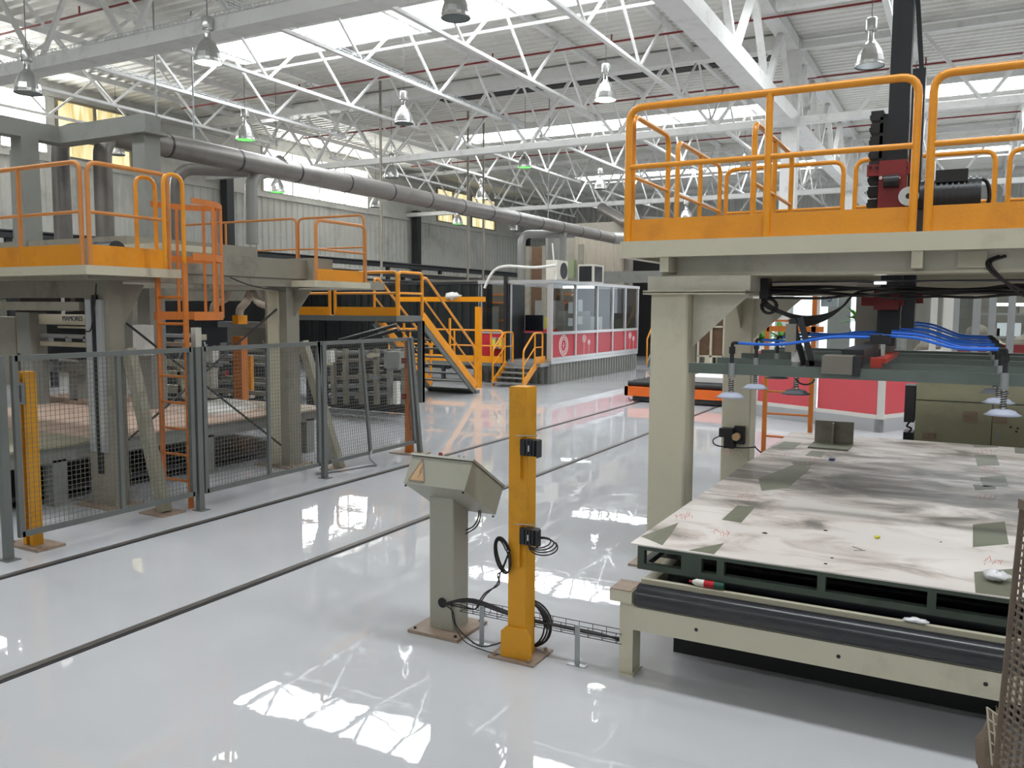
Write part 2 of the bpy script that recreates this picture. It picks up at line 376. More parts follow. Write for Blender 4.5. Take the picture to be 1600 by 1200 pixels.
# window band in bays: (y0,y1,material)
wins = [(8.0, 14.4, 'window_day'), (14.7, 17.0, 'window_yellow'), (22.3, 28.2, 'window_day'), (33.4, 36.2, 'window_yellow'), (36.5, 38.9, 'window_yellow')]
last = YF; k = 0
solid = MB()
for a, b, m in wins:
    if a > last: solid.box(XW - 0.08, XW, last, a, 5.86, 7.42)
    last = b; k += 1
    fr = MB(); nm = max(2, int((b - a) / 1.25))
    for i in range(nm + 1):
        y = a + (b - a) * i / nm; fr.box(XW - 0.02, XW + 0.05, y - 0.035, y + 0.035, 5.86, 7.42)
    for z in (5.88, 6.38, 7.40): fr.box(XW - 0.02, XW + 0.06, a, b, z - 0.03, z + 0.03)
    w_ = struct('window_%d' % k, fr, 'machine_grey' if m == 'window_yellow' else 'grey_white_steel')
    p = MB().box(XW - 0.06, XW - 0.03, a, b, 5.86, 7.42).build('window_pane', m, w_)
solid.box(XW - 0.08, XW, last, YB, 5.86, 7.42)
struct('wall_left_upper', solid, 'wall_panel')
# back wall and right wall
pr = corrug((XW, XR), 0.35, 0.05); n = len(pr)
struct('wall_back', MB().add([(x, YB + o, 0) for x, o in pr] + [(x, YB + o, ZD) for x, o in pr], [(i, n + i, n + i + 1, i + 1) for i in range(n - 1)]), 'wall_panel')
pr = corrug((YF, YB), 0.35, 0.05); n = len(pr)
struct('wall_right', MB().add([(XR + o, y, 0) for y, o in pr] + [(XR + o, y, ZD) for y, o in pr], [(i, n + i, n + i + 1, i + 1) for i in range(n - 1)]), 'wall_panel')
struct('wall_front', MB().box(XW, XR, YF - 0.1, YF, 0, ZD), 'wall_panel')
# skylights in rows across the hall
k = 10
for ya in (-7.3, 3.95, 13.85, 24.75, 34.7):
    for xa, xb in ((-15.6, -4.7), (-1.5 if ya > 20 else -2.6, 9.0)):
        yb = ya + (0.75 if ya < 5 else 1.45 if ya < 30 else 1.1)
        k += 1
        fr = MB()
        for (p, q) in (((xa, ya), (xb, ya)), ((xa, yb), (xb, yb)), ((xa, ya), (xa, yb)), ((xb, ya), (xb, yb))):
            fr.bar((p[0], p[1], ZD - 0.09), (q[0], q[1], ZD - 0.09), 0.06, 0.2)
        fr.bar((xa, yb + 0.28, ZD - 0.28), (xb, yb + 0.28, ZD - 0.28), 0.05, 0.06)
        w_ = struct('window_%d' % k, fr, 'white_steel')
        MB().add([(xa, ya, ZD - 0.06), (xa, yb, ZD - 0.06), (xb, yb, ZD - 0.06), (xb, ya, ZD - 0.06)], [(0, 1, 2, 3)]).build('window_pane', 'skylight', w_)
# painted floor rails: steel flat beside a dark groove
for lab, x in (('far floor rail, the one nearer the mesh fence', -5.55), ('near floor rail, the one nearer the control desk', -4.01)):
    t = thing('floor_rail', 'long dark steel ' + lab, 'rail', (x, 0, 0))
    MB().box(x - 0.05, x, YF, 26, 0, 0.006).build('rail_plate', 'rail_steel', t)
    MB().box(x + 0.002, x + 0.028, YF, 26, 0, 0.003).build('groove', 'groove', t)

# ======================= ROOF STEEL =======================
GY = [-1.1, 9.4, 19.85, 30.4, 40.9]       # cross girders
def lattice(name, label, X, y0, y1, m='white_steel', tray=False, zb=6.5, zt=7.68):
    t = thing(name, label, 'roof truss', (X, y0, zb))
    bc = MB(); tc = MB(); tc.box(X - 0.05, X + 0.05, y0, y1, zt - 0.04, zt + 0.1).build('top_chord', m, t)
    up = dn_ = None; cnt = 0; dz = zt - zb; hp = 1.325
    for g0, g1 in zip(GY[:-1], GY[1:]):
        if g0 < y0 - 0.5: continue
        c = (g0 + g1) / 2
        nodes = [c - 3.975, c - 1.325, c + 1.325, c + 3.975]
        MB().box(X - 0.045, X + 0.045, nodes[0] - 0.15, nodes[-1] + 0.12, zb - 0.03, zb + 0.03).build('bottom_chord', m, t)
        for y in nodes:
            if up is None:
                up = MB().bar((X, y, zb), (X, y + hp, zt), 0.042, 0.05).build('diagonal', m, t); uy = y
                dn_ = MB().bar((X, y, zb), (X, y - hp, zt), 0.042, 0.05).build('diagonal', m, t)
            else:
                for s_ in (up, dn_):
                    d = s_.copy(); COL.objects.link(d); d.parent = t; d.location = (0, y - uy, 0)
    if tray:
        mb = MB(); yy = y0
        for sx in (-0.06, 0.06):
            for zz in (0.06, 0.1): mb.box(X + sx - 0.004, X + sx + 0.004, GY[1], GY[2], zb + zz - 0.004, zb + zz + 0.004)
        yy = GY[1]
        while yy < GY[2]:
            mb.box(X - 0.06, X + 0.06, yy, yy + 0.006, zb + 0.05, zb + 0.056); mb.box(X - 0.064, X - 0.056, yy, yy + 0.006, zb + 0.05, zb + 0.1); mb.box(X + 0.056, X + 0.064, yy, yy + 0.006, zb + 0.05, zb + 0.1); yy += 0.12
        mb.build('cable_tray', 'galv', t)
    return t
XS = [-20.2, -17.82, -15.35, -12.9, -10.45, -8.15, -5.8]
ordn = ['first', 'second', 'third', 'fourth', 'fifth', 'sixth', 'seventh']
for i, X in enumerate(XS):
    lattice('roof_truss', 'white lattice roof truss running down the hall, %s from the left window wall' % ordn[i], X, GY[1] - 0.0 if i < 3 else GY[0], 41, tray=X in (-15.35, -10.45))
for i, X in enumerate([-1.3, 1.1, 3.5, 5.9]):
    lattice('roof_truss', 'white lattice roof truss right of the main column line, %s in from that line' % ordn[i], X, GY[1], 41)
def girder(label, Y, x0, x1, m='white_steel', wide=0.10, zb=6.0, zt=7.6, pitch=2.42, off=0.0, drop=0.16, dw=0.07):
    t = thing('roof_girder', label, 'roof girder', (x0, Y, zb), 'cross girders')
    MB().box(x0, x1, Y - wide, Y + wide, zb - drop / 2, zb + drop / 2).build('bottom_chord', m, t)
    MB().box(x0, x1, Y - 0.08, Y + 0.08, zt - 0.07, zt + 0.07).build('top_chord', m, t)
    x = x0 + off; first = None
    while x < x1 - 0.5:
        for sgn in (-1, 1):
            q = x + sgn * pitch / 2
            if q < x0 or q > x1: continue
            MB().bar((x, Y, zb), (q, Y, zt), dw, dw).build('diagonal', m, t)
        x += pitch
    return t
girder('pale steel channel girder crossing the top left corner, nearest cross girder', 9.5, XW, -3.65, 'white_steel', wide=0.2, off=0.05 + (22 - 19.55), drop=0.2)
girder('white cross girder left of the tall white roof column, behind the two central lamps', GY[2], XW, -3.8, off=2.1)
girder('white cross girder right of the tall white roof column', GY[2], -3.5, XR, off=1.2)
girder('third white cross girder, above the red panelled cabin', 31.0, XW, XR, zb=5.9, off=2.1)
girder('farthest white cross girder near the end wall', 41.2, XW, XR, zb=5.9, off=2.1)
t = thing('wire_cable_tray', 'pale wire cable tray lying on the nearest cross girder, top left', 'cable tray', (XW, 9.3, 6.1))
mb = MB()
for yy, zz in ((9.33, 6.11), (9.33, 6.18), (9.45, 6.11), (9.45, 6.18)): mb.box(XW + 0.5, -6, yy, yy + 0.008, zz, zz + 0.008)
xx = XW + 0.5
while xx < -6: mb.box(xx, xx + 0.008, 9.33, 9.458, 6.11, 6.118); mb.box(xx, xx + 0.008, 9.33, 9.338, 6.11, 6.188); xx += 0.1
mb.build('wire_basket', 'alu', t)
# deep edge beam with the dark vent slot beneath the deck
tag(MB().box(XW, -3.8, 19.3, 19.5, 7.45, 7.75).build('roof_beam', 'white_steel'), 'plain white beam directly under the roof deck in front of a dark vent slot', 'roof beam')
tag(MB().box(-13.5, -4.2, 20.6, 21.0, 7.70, 7.78).build('roof_vent', 'black_rubber'), 'long dark slot vent in the roof deck left of the tall white column', 'roof vent')
tag(MB().box(-1.1, 3.2, 17.2, 17.7, 7.55, 7.78).build('roof_vent', 'black_rubber'), 'dark ridge vent in the roof deck right of the black lifting mast', 'roof vent')
tag(MB().box(-3.4, XR, 16.6, 16.8, 7.4, 7.75).build('roof_beam', 'white_steel'), 'plain white beam under the roof deck right of the black lifting mast', 'roof beam')
# main longitudinal girder on the column line
t = thing('roof_girder', 'massive white box girder running from the top edge down to the tall roof column', 'roof girder', (-3.65, 9.4, 6.0))
MB().box(-3.83, -3.47, 6, 19.8, 5.85, 6.15).build('bottom_chord', 'white_steel', t)
MB().box(-3.8, -3.5, 6, 19.8, 7.5, 7.75).build('top_chord', 'white_steel', t)
for i in range(5):
    y = 9.4 + 1.3 + i * 2.6 - 1.3
    MB().bar((-3.65, y, 6.1), (-3.65, y + 1.3, 7.55), 0.12, 0.12).build('diagonal', 'white_steel', t)
    if i > -1: MB().bar((-3.65, y + 1.3, 7.55), (-3.65, y + 2.6, 6.1), 0.12, 0.12).build('diagonal', 'white_steel', t)
t = thing('roof_girder', 'white box girder continuing down the hall behind the tall roof column', 'roof girder', (-3.65, 19.9, 6.0))
MB().box(-3.8, -3.5, 19.95, 41, 5.85, 6.1).build('bottom_chord', 'white_steel', t)
MB().box(-3.8, -3.5, 19.95, 41, 7.5, 7.75).build('top_chord', 'white_steel', t)
for i in range(8):
    y = 19.95 + i * 2.6
    MB().bar((-3.65, y, 7.5), (-3.65, y + 1.3, 6.05), 0.12, 0.12).build('diagonal', 'white_steel', t)
    MB().bar((-3.65, y + 1.3, 6.05), (-3.65, y + 2.6, 7.5), 0.12, 0.12).build('diagonal', 'white_steel', t)
def hcol(x, y, label, z1=7.75, s=0.17, m='white_steel'):
    t = thing('roof_column', label, 'column', (x, y, 0), 'roof columns')
    MB().box(x - s, x + s, y - s, y + s, 0.03, z1).build('shaft', m, t)
    MB().box(x - s * 1.8, x + s * 1.8, y - s * 1.8, y + s * 1.8, 0, 0.03).build('base_plate', m, t)
hcol(-3.65, 19.85, 'tall white square roof column above the yellow platform railing')
hcol(-3.65, 31.0, 'white square roof column farther down the hall in line with the tall one')
for i, y in enumerate((9.5, 20.4, 31.3, 42)):
    hcol(XW + 0.3, y, 'dark steel wall column carrying the roof at the left wall, %s from the camera' % ordn[i], 6.1, 0.15, 'dark_metal')
# sprinkler pipes
for i, (y, z, lab) in enumerate([(11.0, 7.5, 'nearest the top of the picture'), (17.2, 7.45, 'in front of the white edge beam'), (22.2, 7.5, 'just beyond the vent slot'), (28.5, 7.5, 'between second and third skylight rows')]):
    t = thing('sprinkler_pipe', 'thin dark red sprinkler pipe across the roof, ' + lab, 'pipe', (-18, y, z))
    MB().tube([(-20, y, z), (10, y, z)], 0.022, 8).build('pipe', 'red_paint', t)
    h = MB()
    for kx in range(10):
        x = -18.5 + kx * 2.9; h.tube([(x, y, z), (x, y, z + 0.16)], 0.018, 6)
    h.build('sprinkler_heads', 'red_paint', t)
# hanging drop rods with unions
for i, (px, y, zt, zb, lab) in enumerate([(245, 11.5, 6.4, 4.7, 'left of the long duct start'), (303, 12.5, 6.4, 4.8, 'above the second duct bend'), (858, 22, 6.0, 2.9, 'to the cabin roof')]):
    p = at(px, 200, y=y)
    o = MB().tube([(p.x, y, 7.8), (p.x, y, zb)], 0.016, 8).build('drop_pipe', 'galv'); tag(o, 'thin vertical grey drop pipe hanging from the roof ' + lab, 'pipe')

# ---------------- high bay lamps ----------------
def lamp(px, py, wpx, lens, label):
    D = 0.42; dist = FP * D / wpx
    c = Vector((px - 800, py - 600, FP)); c = c / c.z * dist
    p = EYE + Vector((XA.dot(c), YA.dot(c), ZA.dot(c)))
    t = thing('high_bay_lamp', label, 'lamp', p)
    nf = 20
    prof = [(0.20, -0.17), (0.20, -0.12), (0.185, -0.04), (0.155, 0.04), (0.11, 0.12), (0.065, 0.17), (0.055, 0.19)]
    mb = MB(); mb.lathe(prof, p, nf, smooth=False); mb.lathe([(0.203, -0.178), (0.21, -0.168), (0.2, -0.158)], p, nf); rf = mb.build('reflector', 'reflector', t)
    MB().lathe([(0.05, 0.19), (0.042, 0.28), (0.05, 0.31)], p, 12).build('neck', 'chrome', t)
    MB().lathe([(0.0, 0.31), (0.08, 0.31), (0.085, 0.33), (0.085, 0.47), (0.075, 0.49), (0.0, 0.49)], p, 16).build('ballast_housing', 'reflector', t)
    MB().lathe([(0.0, -0.168), (0.195, -0.168)], p, nf).build('lens', lens, rf)
    MB().tube([p + Vector((0, 0, 0.49)), (p.x, p.y, 7.8)], 0.006, 6).build('hanging_wire', 'dark_metal', t)
    t['group'] = 'high bay lamps under the roof'
    return t
lamp(325, 80, 44, 'lamp_on', 'aluminium high bay lamp with a lit white face, left of the first skylight')
lamp(43, 128, 42, 'lamp_off', 'unlit dull high bay lamp by the bright wall windows, top left')
lamp(383, 206, 30, 'lamp_green', 'small high bay lamp glowing green over the long duct')
lamp(631, 180, 31, 'lamp_off', 'unlit silver high bay lamp hanging above the middle of the long duct')
lamp(712, 8, 48, 'lamp_off', 'dull high bay lamp cut by the top edge of the picture')
lamp(946, 142, 35, 'lamp_on', 'lit white high bay lamp left of the yellow railing')
lamp(1360, 84, 46, 'lamp_off', 'large polished high bay lamp beside the black mast')
lamp(820, 252, 23, 'lamp_green', 'green glowing high bay lamp under the second cross girder')
lamp(752, 302, 19, 'lamp_on', 'small lit high bay lamp in front of the yellow arched windows')
lamp(938, 287, 20, 'lamp_off', 'small silver high bay lamp just left of the yellow platform post')
lamp(183, 232, 24, 'lamp_off', 'high bay lamp seen under the grey frame between the duct legs')
lamp(612, 268, 23, 'lamp_off', 'dark high bay lamp hanging just above the long duct')
lamp(587, 316, 19, 'lamp_off', 'tiny clear high bay lamp seen below the long duct')
lamp(433, 290, 25, 'lamp_green', 'green glowing high bay lamp against the white wall windows')
lamp(715, 343, 17, 'lamp_green', 'small green glowing high bay lamp in front of the yellow windows')
lamp(803, 354, 15, 'lamp_off', 'dim far high bay lamp above the cabin duct elbow')
lamp(1072, 335, 20, 'lamp_off', 'far silver high bay lamp seen through the platform railing')
lamp(1163, 262, 20, 'lamp_off', 'far high bay lamp seen between two railing posts above the platform')

# ======================= DUCTS =======================
t = thing('extraction_duct', 'long fat grey round duct sloping away across the hall toward the cabin', 'duct', (-10, 7, 4.0))
R = 0.165; zd = 4.06
MB().tube([(-10, 7.45, zd), (-10, 25.3, zd)], R, 20).build('pipe_run', 'duct', t)
MB().tube(round_path([(-10, 7.3, 2.3), (-10, 7.3, zd), (-10, 8.2, zd)], 0.35, 8), 0.115, 18).build('front_leg', 'duct', t)
y = 8.3
while y < 25: MB().tube([(-10, y, zd), (-10, y + 0.03, zd)], R + 0.006, 20).build('joint_band', 'dark_metal', t); y += 1.3
MB().tube(round_path([(-10, 25.3, zd), (-9.3, 25.9, zd), (-10.8, 29.0, zd + 1.4)], 0.3, 5), R + 0.02, 18).build('upper_branch', 'duct_light', t)
MB().tube(round_path([(-10.75, 7.22, 2.3), (-10.75, 7.22, zd + 0.1), (-10.35, 7.8, zd + 0.05), (-10.05, 8.6, zd)], 0.3, 7), 0.115, 18).build('rear_leg', 'duct', t)
t = thing('branch_duct', 'smaller dark duct bending over and joining the long duct from below', 'duct', (-11, 9, 3))
a = at(275, 275, x=-11.2); b = at(400, 268, x=-10.6); c = at(455, 262, x=-10.1)
MB().tube(round_path([(a.x, a.y, 2.2), (a.x, a.y, a.z + 0.12), b, c], 0.3, 7), 0.10, 16).build('pipe_run', 'duct', t)
t = thing('branch_duct', 'short pale Y branch duct dropping from the long duct above the ladder', 'duct', (-10, 10, 3))
a = at(440, 256, x=-10); b = at(392, 278, x=-10.05); c = at(382, 380, x=-10.05)
MB().tube(round_path([a, (b.x, b.y, b.z), (b.x, b.y, c.z)], 0.2, 6), [0.15] + [0.1] * 7 + [0.1], 14).build('pipe_run', 'duct_light', t)
t = thing('branch_duct', 'pale duct elbow standing on the red panelled cabin roof', 'duct', (-10.3, 21, 2.5))
a = at(815, 380, x=-10.9); b = at(872, 356, x=-10.1)
MB().tube(round_path([(a.x, a.y, 2.5), (a.x, a.y, a.z + 0.25), (-10.05, a.y + 1.6, zd - 0.1)], 0.3, 8), 0.11, 16).build('pipe_run', 'duct_light', t)
t = thing('branch_duct', 'pale straight drop duct to the machine right of the roof elbow duct', 'duct', (-10, 22, 2.5))
a = at(880, 352, x=-10)
MB().tube(round_path([a + Vector((0, 0.9, 0)), (a.x, a.y, a.z - 0.15), (a.x, a.y, 2.55)], 0.2, 6), 0.1, 14).build('pipe_run', 'duct_light', t)
t = thing('ventilation_duct', 'dark silvery round duct behind the yellow platform post', 'duct', (-8, 30, 5))
MB().tube([at(940, 325, y=30), at(975, 345, y=29), at(1100, 352, y=28)], 0.2, 16).build('pipe_run', 'duct', t)
# ======================= MESH FENCE (left) =======================
XF = -5.92
def fence_panel(label, y0, y1, lean=0.0, mids=(), zb=0.16, zt=1.43):
    t = thing('mesh_fence_panel', label, 'fence', (XF, y0, 0), 'mesh fence panels'); f = MB()
    L_ = lambda y, z: (XF, y - lean * (z / 1.43) if y > (y0 + y1) / 2 - 9 else y, z)
    for a, b in (((y0, zb), (y1, zb)), ((y0, zt), (y1, zt))): f.bar(L_(*a), L_(*b), 0.035, 0.04)
    for y in (y0, y1): f.bar(L_(y, zb - 0.02), L_(y, zt + 0.02), 0.035, 0.04, up=(0, 1, 0))
    f.build('frame', 'fence_grey', t)
    for y in mids: MB().bar(L_(y, zb), L_(y, zt), 0.03, 0.035, up=(0, 1, 0)).build('middle_bar', 'fence_grey', t)
    m = MB(); n = int((y1 - y0) / 0.036)
    for i in range(1, n): y = y0 + (y1 - y0) * i / n; m.tube([L_(y, zb), L_(y, zt)], 0.0019, 4, cap=False)
    n = int((zt - zb) / 0.036)
    for i in range(1, n): z = zb + (zt - zb) * i / n; m.tube([L_(y0, z), L_(y1, z)], 0.0019, 4, cap=False)
    m.build('wire_mesh', 'wire', t)
fence_panel('grey wire mesh fence panel at the left edge, in front of the yellow sensor post', 3.56, 5.10, mids=(4.39,))
fence_panel('grey wire mesh fence panel in the middle, in front of the pale steel column', 5.24, 6.74, mids=(6.02,))
fence_panel('leaning grey wire mesh fence panel farthest from the camera', 6.90, 8.50, lean=0.16, mids=(7.62,))
for y, lab, lean in ((3.46, 'at the left edge of the picture', 0), (5.17, 'beside the orange ladder', 0), (6.82, 'between the middle and the leaning panel', 0), (8.60, 'farthest along, leaning', 0.2)):
    t = thing('fence_post', 'grey square fence post ' + lab, 'post', (XF, y, 0), 'grey fence posts')
    MB().bar((XF, y, 0.006), (XF, y - lean, 1.45), 0.05, 0.055, up=(0, 1, 0)).build('post', 'fence_grey', t)
    MB().box(XF - 0.05, XF + 0.07, y - 0.05, y + 0.05, 0, 0.006).build('foot_plate', 'fence_grey', t)
# yellow sensor posts behind the fence
t = thing('sensor_post', 'yellow light barrier post behind the left fence panel with grey sensor window', 'post', (-6.08, 3.75, 0))
MB().box(-6.15, -6.11, 3.71, 3.79, 0.02, 1.32).box(-6.07, -6.03, 3.71, 3.79, 0.02, 1.32).box(-6.11, -6.07, 3.75, 3.79, 0.02, 1.32).build('profile', 'yellow_post', t)
MB().box(-6.14, -6.04, 3.695, 3.71, 1.08, 1.24).build('sensor', 'galv', t)
MB().box(-6.11, -6.07, 3.69, 3.696, 1.10, 1.22).build('sensor_window', 'dark_metal', t)
MB().box(-6.30, -5.90, 3.66, 3.88, 0, 0.02).build('base_plate', 'rust_plate', t)
for x in (-6.26, -5.94): MB().cyl((x, 3.70, 0.02), (x, 3.70, 0.035), 0.012, 6).build('bolt', 'rust_plate', t)
t = thing('sensor_post', 'thin worn yellow post with red sensors behind the leaning fence panel', 'post', (-6.04, 8.54, 0))
MB().box(-6.08, -6.0, 8.5, 8.58, 0.015, 1.40).build('profile', 'orange', t)
MB().box(-6.25, -5.8, 8.4, 8.66, 0, 0.015).build('base_plate', 'rust_plate', t)
for z in (1.12, 0.68): MB().box(-6.10, -6.05, 8.46, 8.5, z, z + 0.07).build('sensor', 'red_paint', t)
MB().tube(smooth_path([(-5.99, 8.49, 1.1), (-5.97, 8.48, 0.8), (-6.0, 8.48, 0.5), (-5.98, 8.49, 0.3)]), 0.005, 6).build('cable', 'red_paint', t)
o = MB().tube(smooth_path([(-5.9, 7.6, 0.18), (-5.88, 7.55, 0.1), (-5.85, 7.62, 0.015), (-5.92, 7.55, 0.015), (-6.0, 7.2, 0.015), (-6.1, 6.9, 0.015)]), 0.014, 8).build('floor_pipe', 'galv')
tag(o, 'bent grey conduit on the floor under the leaning fence panel', 'pipe')

# ======================= CONTROL DESK =======================
t = thing('control_desk', 'beige steel control desk on a square pillar with a warning triangle', 'control desk', (-2.5, 3.9, 0))
MB().box(-2.66, -2.335, 3.735, 4.06, 0, 0.018).build('base_plate', 'rust_plate', t)
for x, y in ((-2.63, 3.765), (-2.365, 3.765), (-2.63, 4.03), (-2.365, 4.03)): MB().cyl((x, y, 0.018), (x, y, 0.03), 0.008, 6).build('bolt', 'dark_metal', t)
MB().cbox(-2.578, -2.418, 3.83, 3.99, 0.018, 0.86, 0.006).build('pillar', 'desk_paint', t)
HX0, HX1 = -2.635, -2.25
prof = [(3.67, 0.86), (3.755, 1.0), (4.09, 0.80), (4.0, 0.66)]
hb = MB().prism([(HX0, y, z) for y, z in prof], (HX1 - HX0, 0, 0)).build('console_box', 'desk_paint', t)
lid = [(3.745, 1.003), (3.758, 1.012), (4.10, 0.808), (4.09, 0.797)]
MB().prism([(HX0 - 0.006, y, z) for y, z in lid], (HX1 - HX0 + 0.012, 0, 0)).build('lid', 'desk_paint', t)
MB().prism([(HX0 - 0.002, y, z) for y, z in [(3.748, 0.998), (3.75, 1.002), (4.092, 0.80), (4.088, 0.796)]], (HX1 - HX0 + 0.004, 0, 0)).build('lid_seal', 'black_rubber', t)
for (x, f) in ((-2.47, 0.06), (-2.36, 0.09), (-2.33, 0.1)):
    y = 3.757 + f * 0.33; z = 1.012 - f * 0.2
    m_ = 'red_paint' if x < -2.4 else 'galv'; r = 0.013 if x < -2.4 else 0.006
    MB().cyl((x, y, z), (x, y + 0.008, z + 0.022), r, 12, r * 0.8).build('push_button', m_, t)
# warning triangle on the sloping back face (plane through prof 0-1)
d = Vector((0, 0.085, 0.14)).normalized(); nn = Vector((0, -0.14, 0.085)).normalized()
def onface(u, v, h=0.0015): return Vector((u, 3.67, 0.86)) + d * v + nn * h
tri = [onface(-2.607, 0.02), onface(-2.505, 0.02), onface(-2.560, 0.145)]
MB().prism(tri, nn * 0.002).build('warning_triangle', 'sign_amber', t)
tb = MB()
for i in range(3): tb.bar(tri[i] + nn * 0.003, tri[(i + 1) % 3] + nn * 0.003, 0.002, 0.006, up=nn.cross(tri[(i + 1) % 3] - tri[i]))
tb.build('triangle_border', 'rust_plate', t)
bolt = [(-2.548, 0.105), (-2.557, 0.066), (-2.549, 0.068), (-2.556, 0.035), (-2.538, 0.075), (-2.546, 0.073), (-2.541, 0.105)]
MB().prism([onface(u, v, 0.004) for u, v in bolt], nn * 0.001).build('lightning_mark', 'rust_plate', t)
for x, yv in ((HX0 + 0.01, 3.675), (HX1 - 0.012, 3.675), (HX1 - 0.012, 3.995)):
    zz = 0.85 if yv < 3.8 else 0.655
    MB().cyl((x, yv, zz), (x, yv, zz - 0.008), 0.006, 6).build('latch_screw', 'black_rubber', t)
MB().cyl((-2.49, 3.826, 0.17), (-2.49, 3.831, 0.17), 0.028, 20).build('cable_hole', 'black_rubber', t)
o = MB().tube(smooth_path([(-2.34, 3.97, 0.70), (-2.33, 3.95, 0.65), (-2.35, 3.93, 0.6), (-2.40, 3.93, 0.57)]), 0.004, 6).tube(smooth_path([(-2.33, 3.97, 0.70), (-2.32, 3.95, 0.64), (-2.34, 3.93, 0.59), (-2.40, 3.93, 0.55)]), 0.004, 6).build('desk_cables', 'cable_black', t)
MB().cyl((-2.574, 3.8285, 0.66), (-2.574, 3.8295, 0.66), 0.0, 8) 

# ======================= YELLOW POST =======================
t = thing('sensor_post', 'tall yellow steel post in the middle with two black sensors', 'post', (-1.95, 3.74, 0))
PX0, PX1, PY0, PY1 = -2.005, -1.905, 3.70, 3.80
MB().box(PX0, PX1, PY0, PY0 + 0.008, 0.012, 1.41).box(PX0, PX0 + 0.006, PY0 + 0.008, PY1, 0.012, 1.41).box(PX1 - 0.006, PX1, PY0 + 0.008, PY1, 0.012, 1.41).box(PX0, PX1, PY1, PY1 + 0.008, 0.012, 1.41).box(PX0 + 0.003, PX1 - 0.003, PY0 + 0.003, PY1 + 0.003, 1.405, 1.412).build('profile', 'yellow_post', t)
MB().prism([(-2.04, PY0 - 0.012, 0.012), (-1.865, PY0 - 0.012, 0.012), (-1.865, PY0 - 0.012, 0.12), (-1.895, PY0 - 0.012, 0.175), (-2.01, PY0 - 0.012, 0.175), (-2.04, PY0 - 0.012, 0.145)], (0, 0.012, 0)).build('gusset_plate', 'yellow_post', t)
MB().box(-2.10, -1.835, 3.655, 3.89, 0, 0.012).build('base_plate', 'rust_plate', t)
for x, y in ((-2.07, 3.675), (-1.87, 3.675), (-1.865, 3.86), (-2.07, 3.86)): MB().cyl((x, y, 0.012), (x, y, 0.028), 0.01, 6).build('bolt', 'rust_plate', t)
for z in (1.12, 0.67):
    b_ = MB().box(-1.935, -1.925, 3.672, 3.70, z - 0.17, z + 0.045).box(-1.935, -1.90, 3.695, 3.70, z - 0.17, z + 0.045).build('sensor_bracket', 'yellow_post', t)
    s_ = MB().cbox(-1.925, -1.83, 3.66, 3.72, z - 0.045, z + 0.035, 0.008).build('sensor', 'black_rubber', t)
    f_ = MB()
    for k in range(4): f_.box(-1.90 + k * 0.018, -1.893 + k * 0.018, 3.652, 3.662, z - 0.04, z + 0.03)
    f_.box(-1.825, -1.82, 3.65, 3.70, z - 0.05, z + 0.035)
    f_.build('sensor_fins', 'dark_metal', s_)
    MB().box(-1.872, -1.866, 3.6505, 3.652, z - 0.02, z + 0.01).build('sensor_marking', 'paper', s_)
    MB().tube([(-1.95, 3.67, z + 0.05), (-1.84, 3.69, z + 0.055)], 0.003, 6).build('sensor_wire', 'galv', s_)
def coil(c, ax, ay, turns, r, jit, seed, n=26):
    rn = random.Random(seed); P = []; c = Vector(c); ax = Vector(ax); ay = Vector(ay); nrm = ax.cross(ay).normalized()
    for i in range(int(turns * n) + 1):
        a = 2 * math.pi * i / n; k = 1 + jit * math.sin(i * 0.23 + seed) * 0.8
        P.append(c + ax * math.cos(a) * k + ay * math.sin(a) * k + nrm * 0.010 * math.sin(i * 0.11 + seed))
    return P
o = MB()
for s_ in range(5): o.tube(coil((-1.955, 3.835 + s_ * 0.008, 0.145), (0.095 + 0.007 * s_, 0, 0), (0, 0, 0.118 + 0.004 * (s_ % 3)), 1.0, 0.004, 0.05, s_), 0.005, 6)
o = o.build('cable_coil', 'cable_black'); tag(o, 'thick coil of brown black cable standing behind the yellow post foot', 'cable')
o = MB()
for s_ in range(4): o.tube(coil((-1.825 + 0.004 * s_, 3.70, 0.635 - 0.006 * s_), (0.055 + 0.006 * s_, 0.01, 0.018), (-0.02, 0.0, 0.022 + 0.006 * s_), 1.0, 0.004, 0.1, s_), 0.0035, 6)
o = o.build('cable_loop', 'cable_black'); tag(o, 'small tangle of black cable hanging at the lower black sensor', 'cable')
o = MB()
for s_ in range(4): o.tube(coil((-2.03 + 0.003 * s_, 3.68, 0.545), (0.022 + 0.005 * s_, 0, 0.03), (-0.032, 0, 0.075 + 0.004 * s_), 1.0, 0.004, 0.08, s_ + 3), 0.0038, 6)
for k in range(2):
    e = k * 0.012
    o.tube(smooth_path([(-1.99, 3.69, 0.58), (-2.03, 3.685, 0.48 - e), (-2.045 - e, 3.68, 0.44), (-2.06 + e, 3.68, 0.39), (-2.13, 3.69, 0.32 + e), (-2.18 - e, 3.72, 0.26), (-2.24, 3.76, 0.2), (-2.36, 3.80, 0.19 - e), (-2.47, 3.82, 0.17)]), 0.0038, 6)
o = o.build('hanging_cable', 'cable_black'); tag(o, 'black cable bundle looping from the yellow post down to the desk pillar hole', 'cable')
o = MB()
o.tube(smooth_path([(-2.48, 3.82, 0.17), (-2.40, 3.79, 0.15), (-2.36, 3.77, 0.08), (-2.25, 3.74, 0.03), (-2.16, 3.73, 0.02), (-2.07, 3.80, 0.05), (-2.05, 3.83, 0.10)]), 0.004, 6)
o.tube(smooth_path([(-2.48, 3.82, 0.175), (-2.41, 3.79, 0.18), (-2.38, 3.77, 0.10), (-2.28, 3.72, 0.03), (-2.14, 3.70, 0.012), (-2.04, 3.68, 0.02)]), 0.003, 6)
o = o.build('floor_cable', 'cable_black'); tag(o, 'thin cables drooping to the floor between desk pillar and yellow post', 'cable')
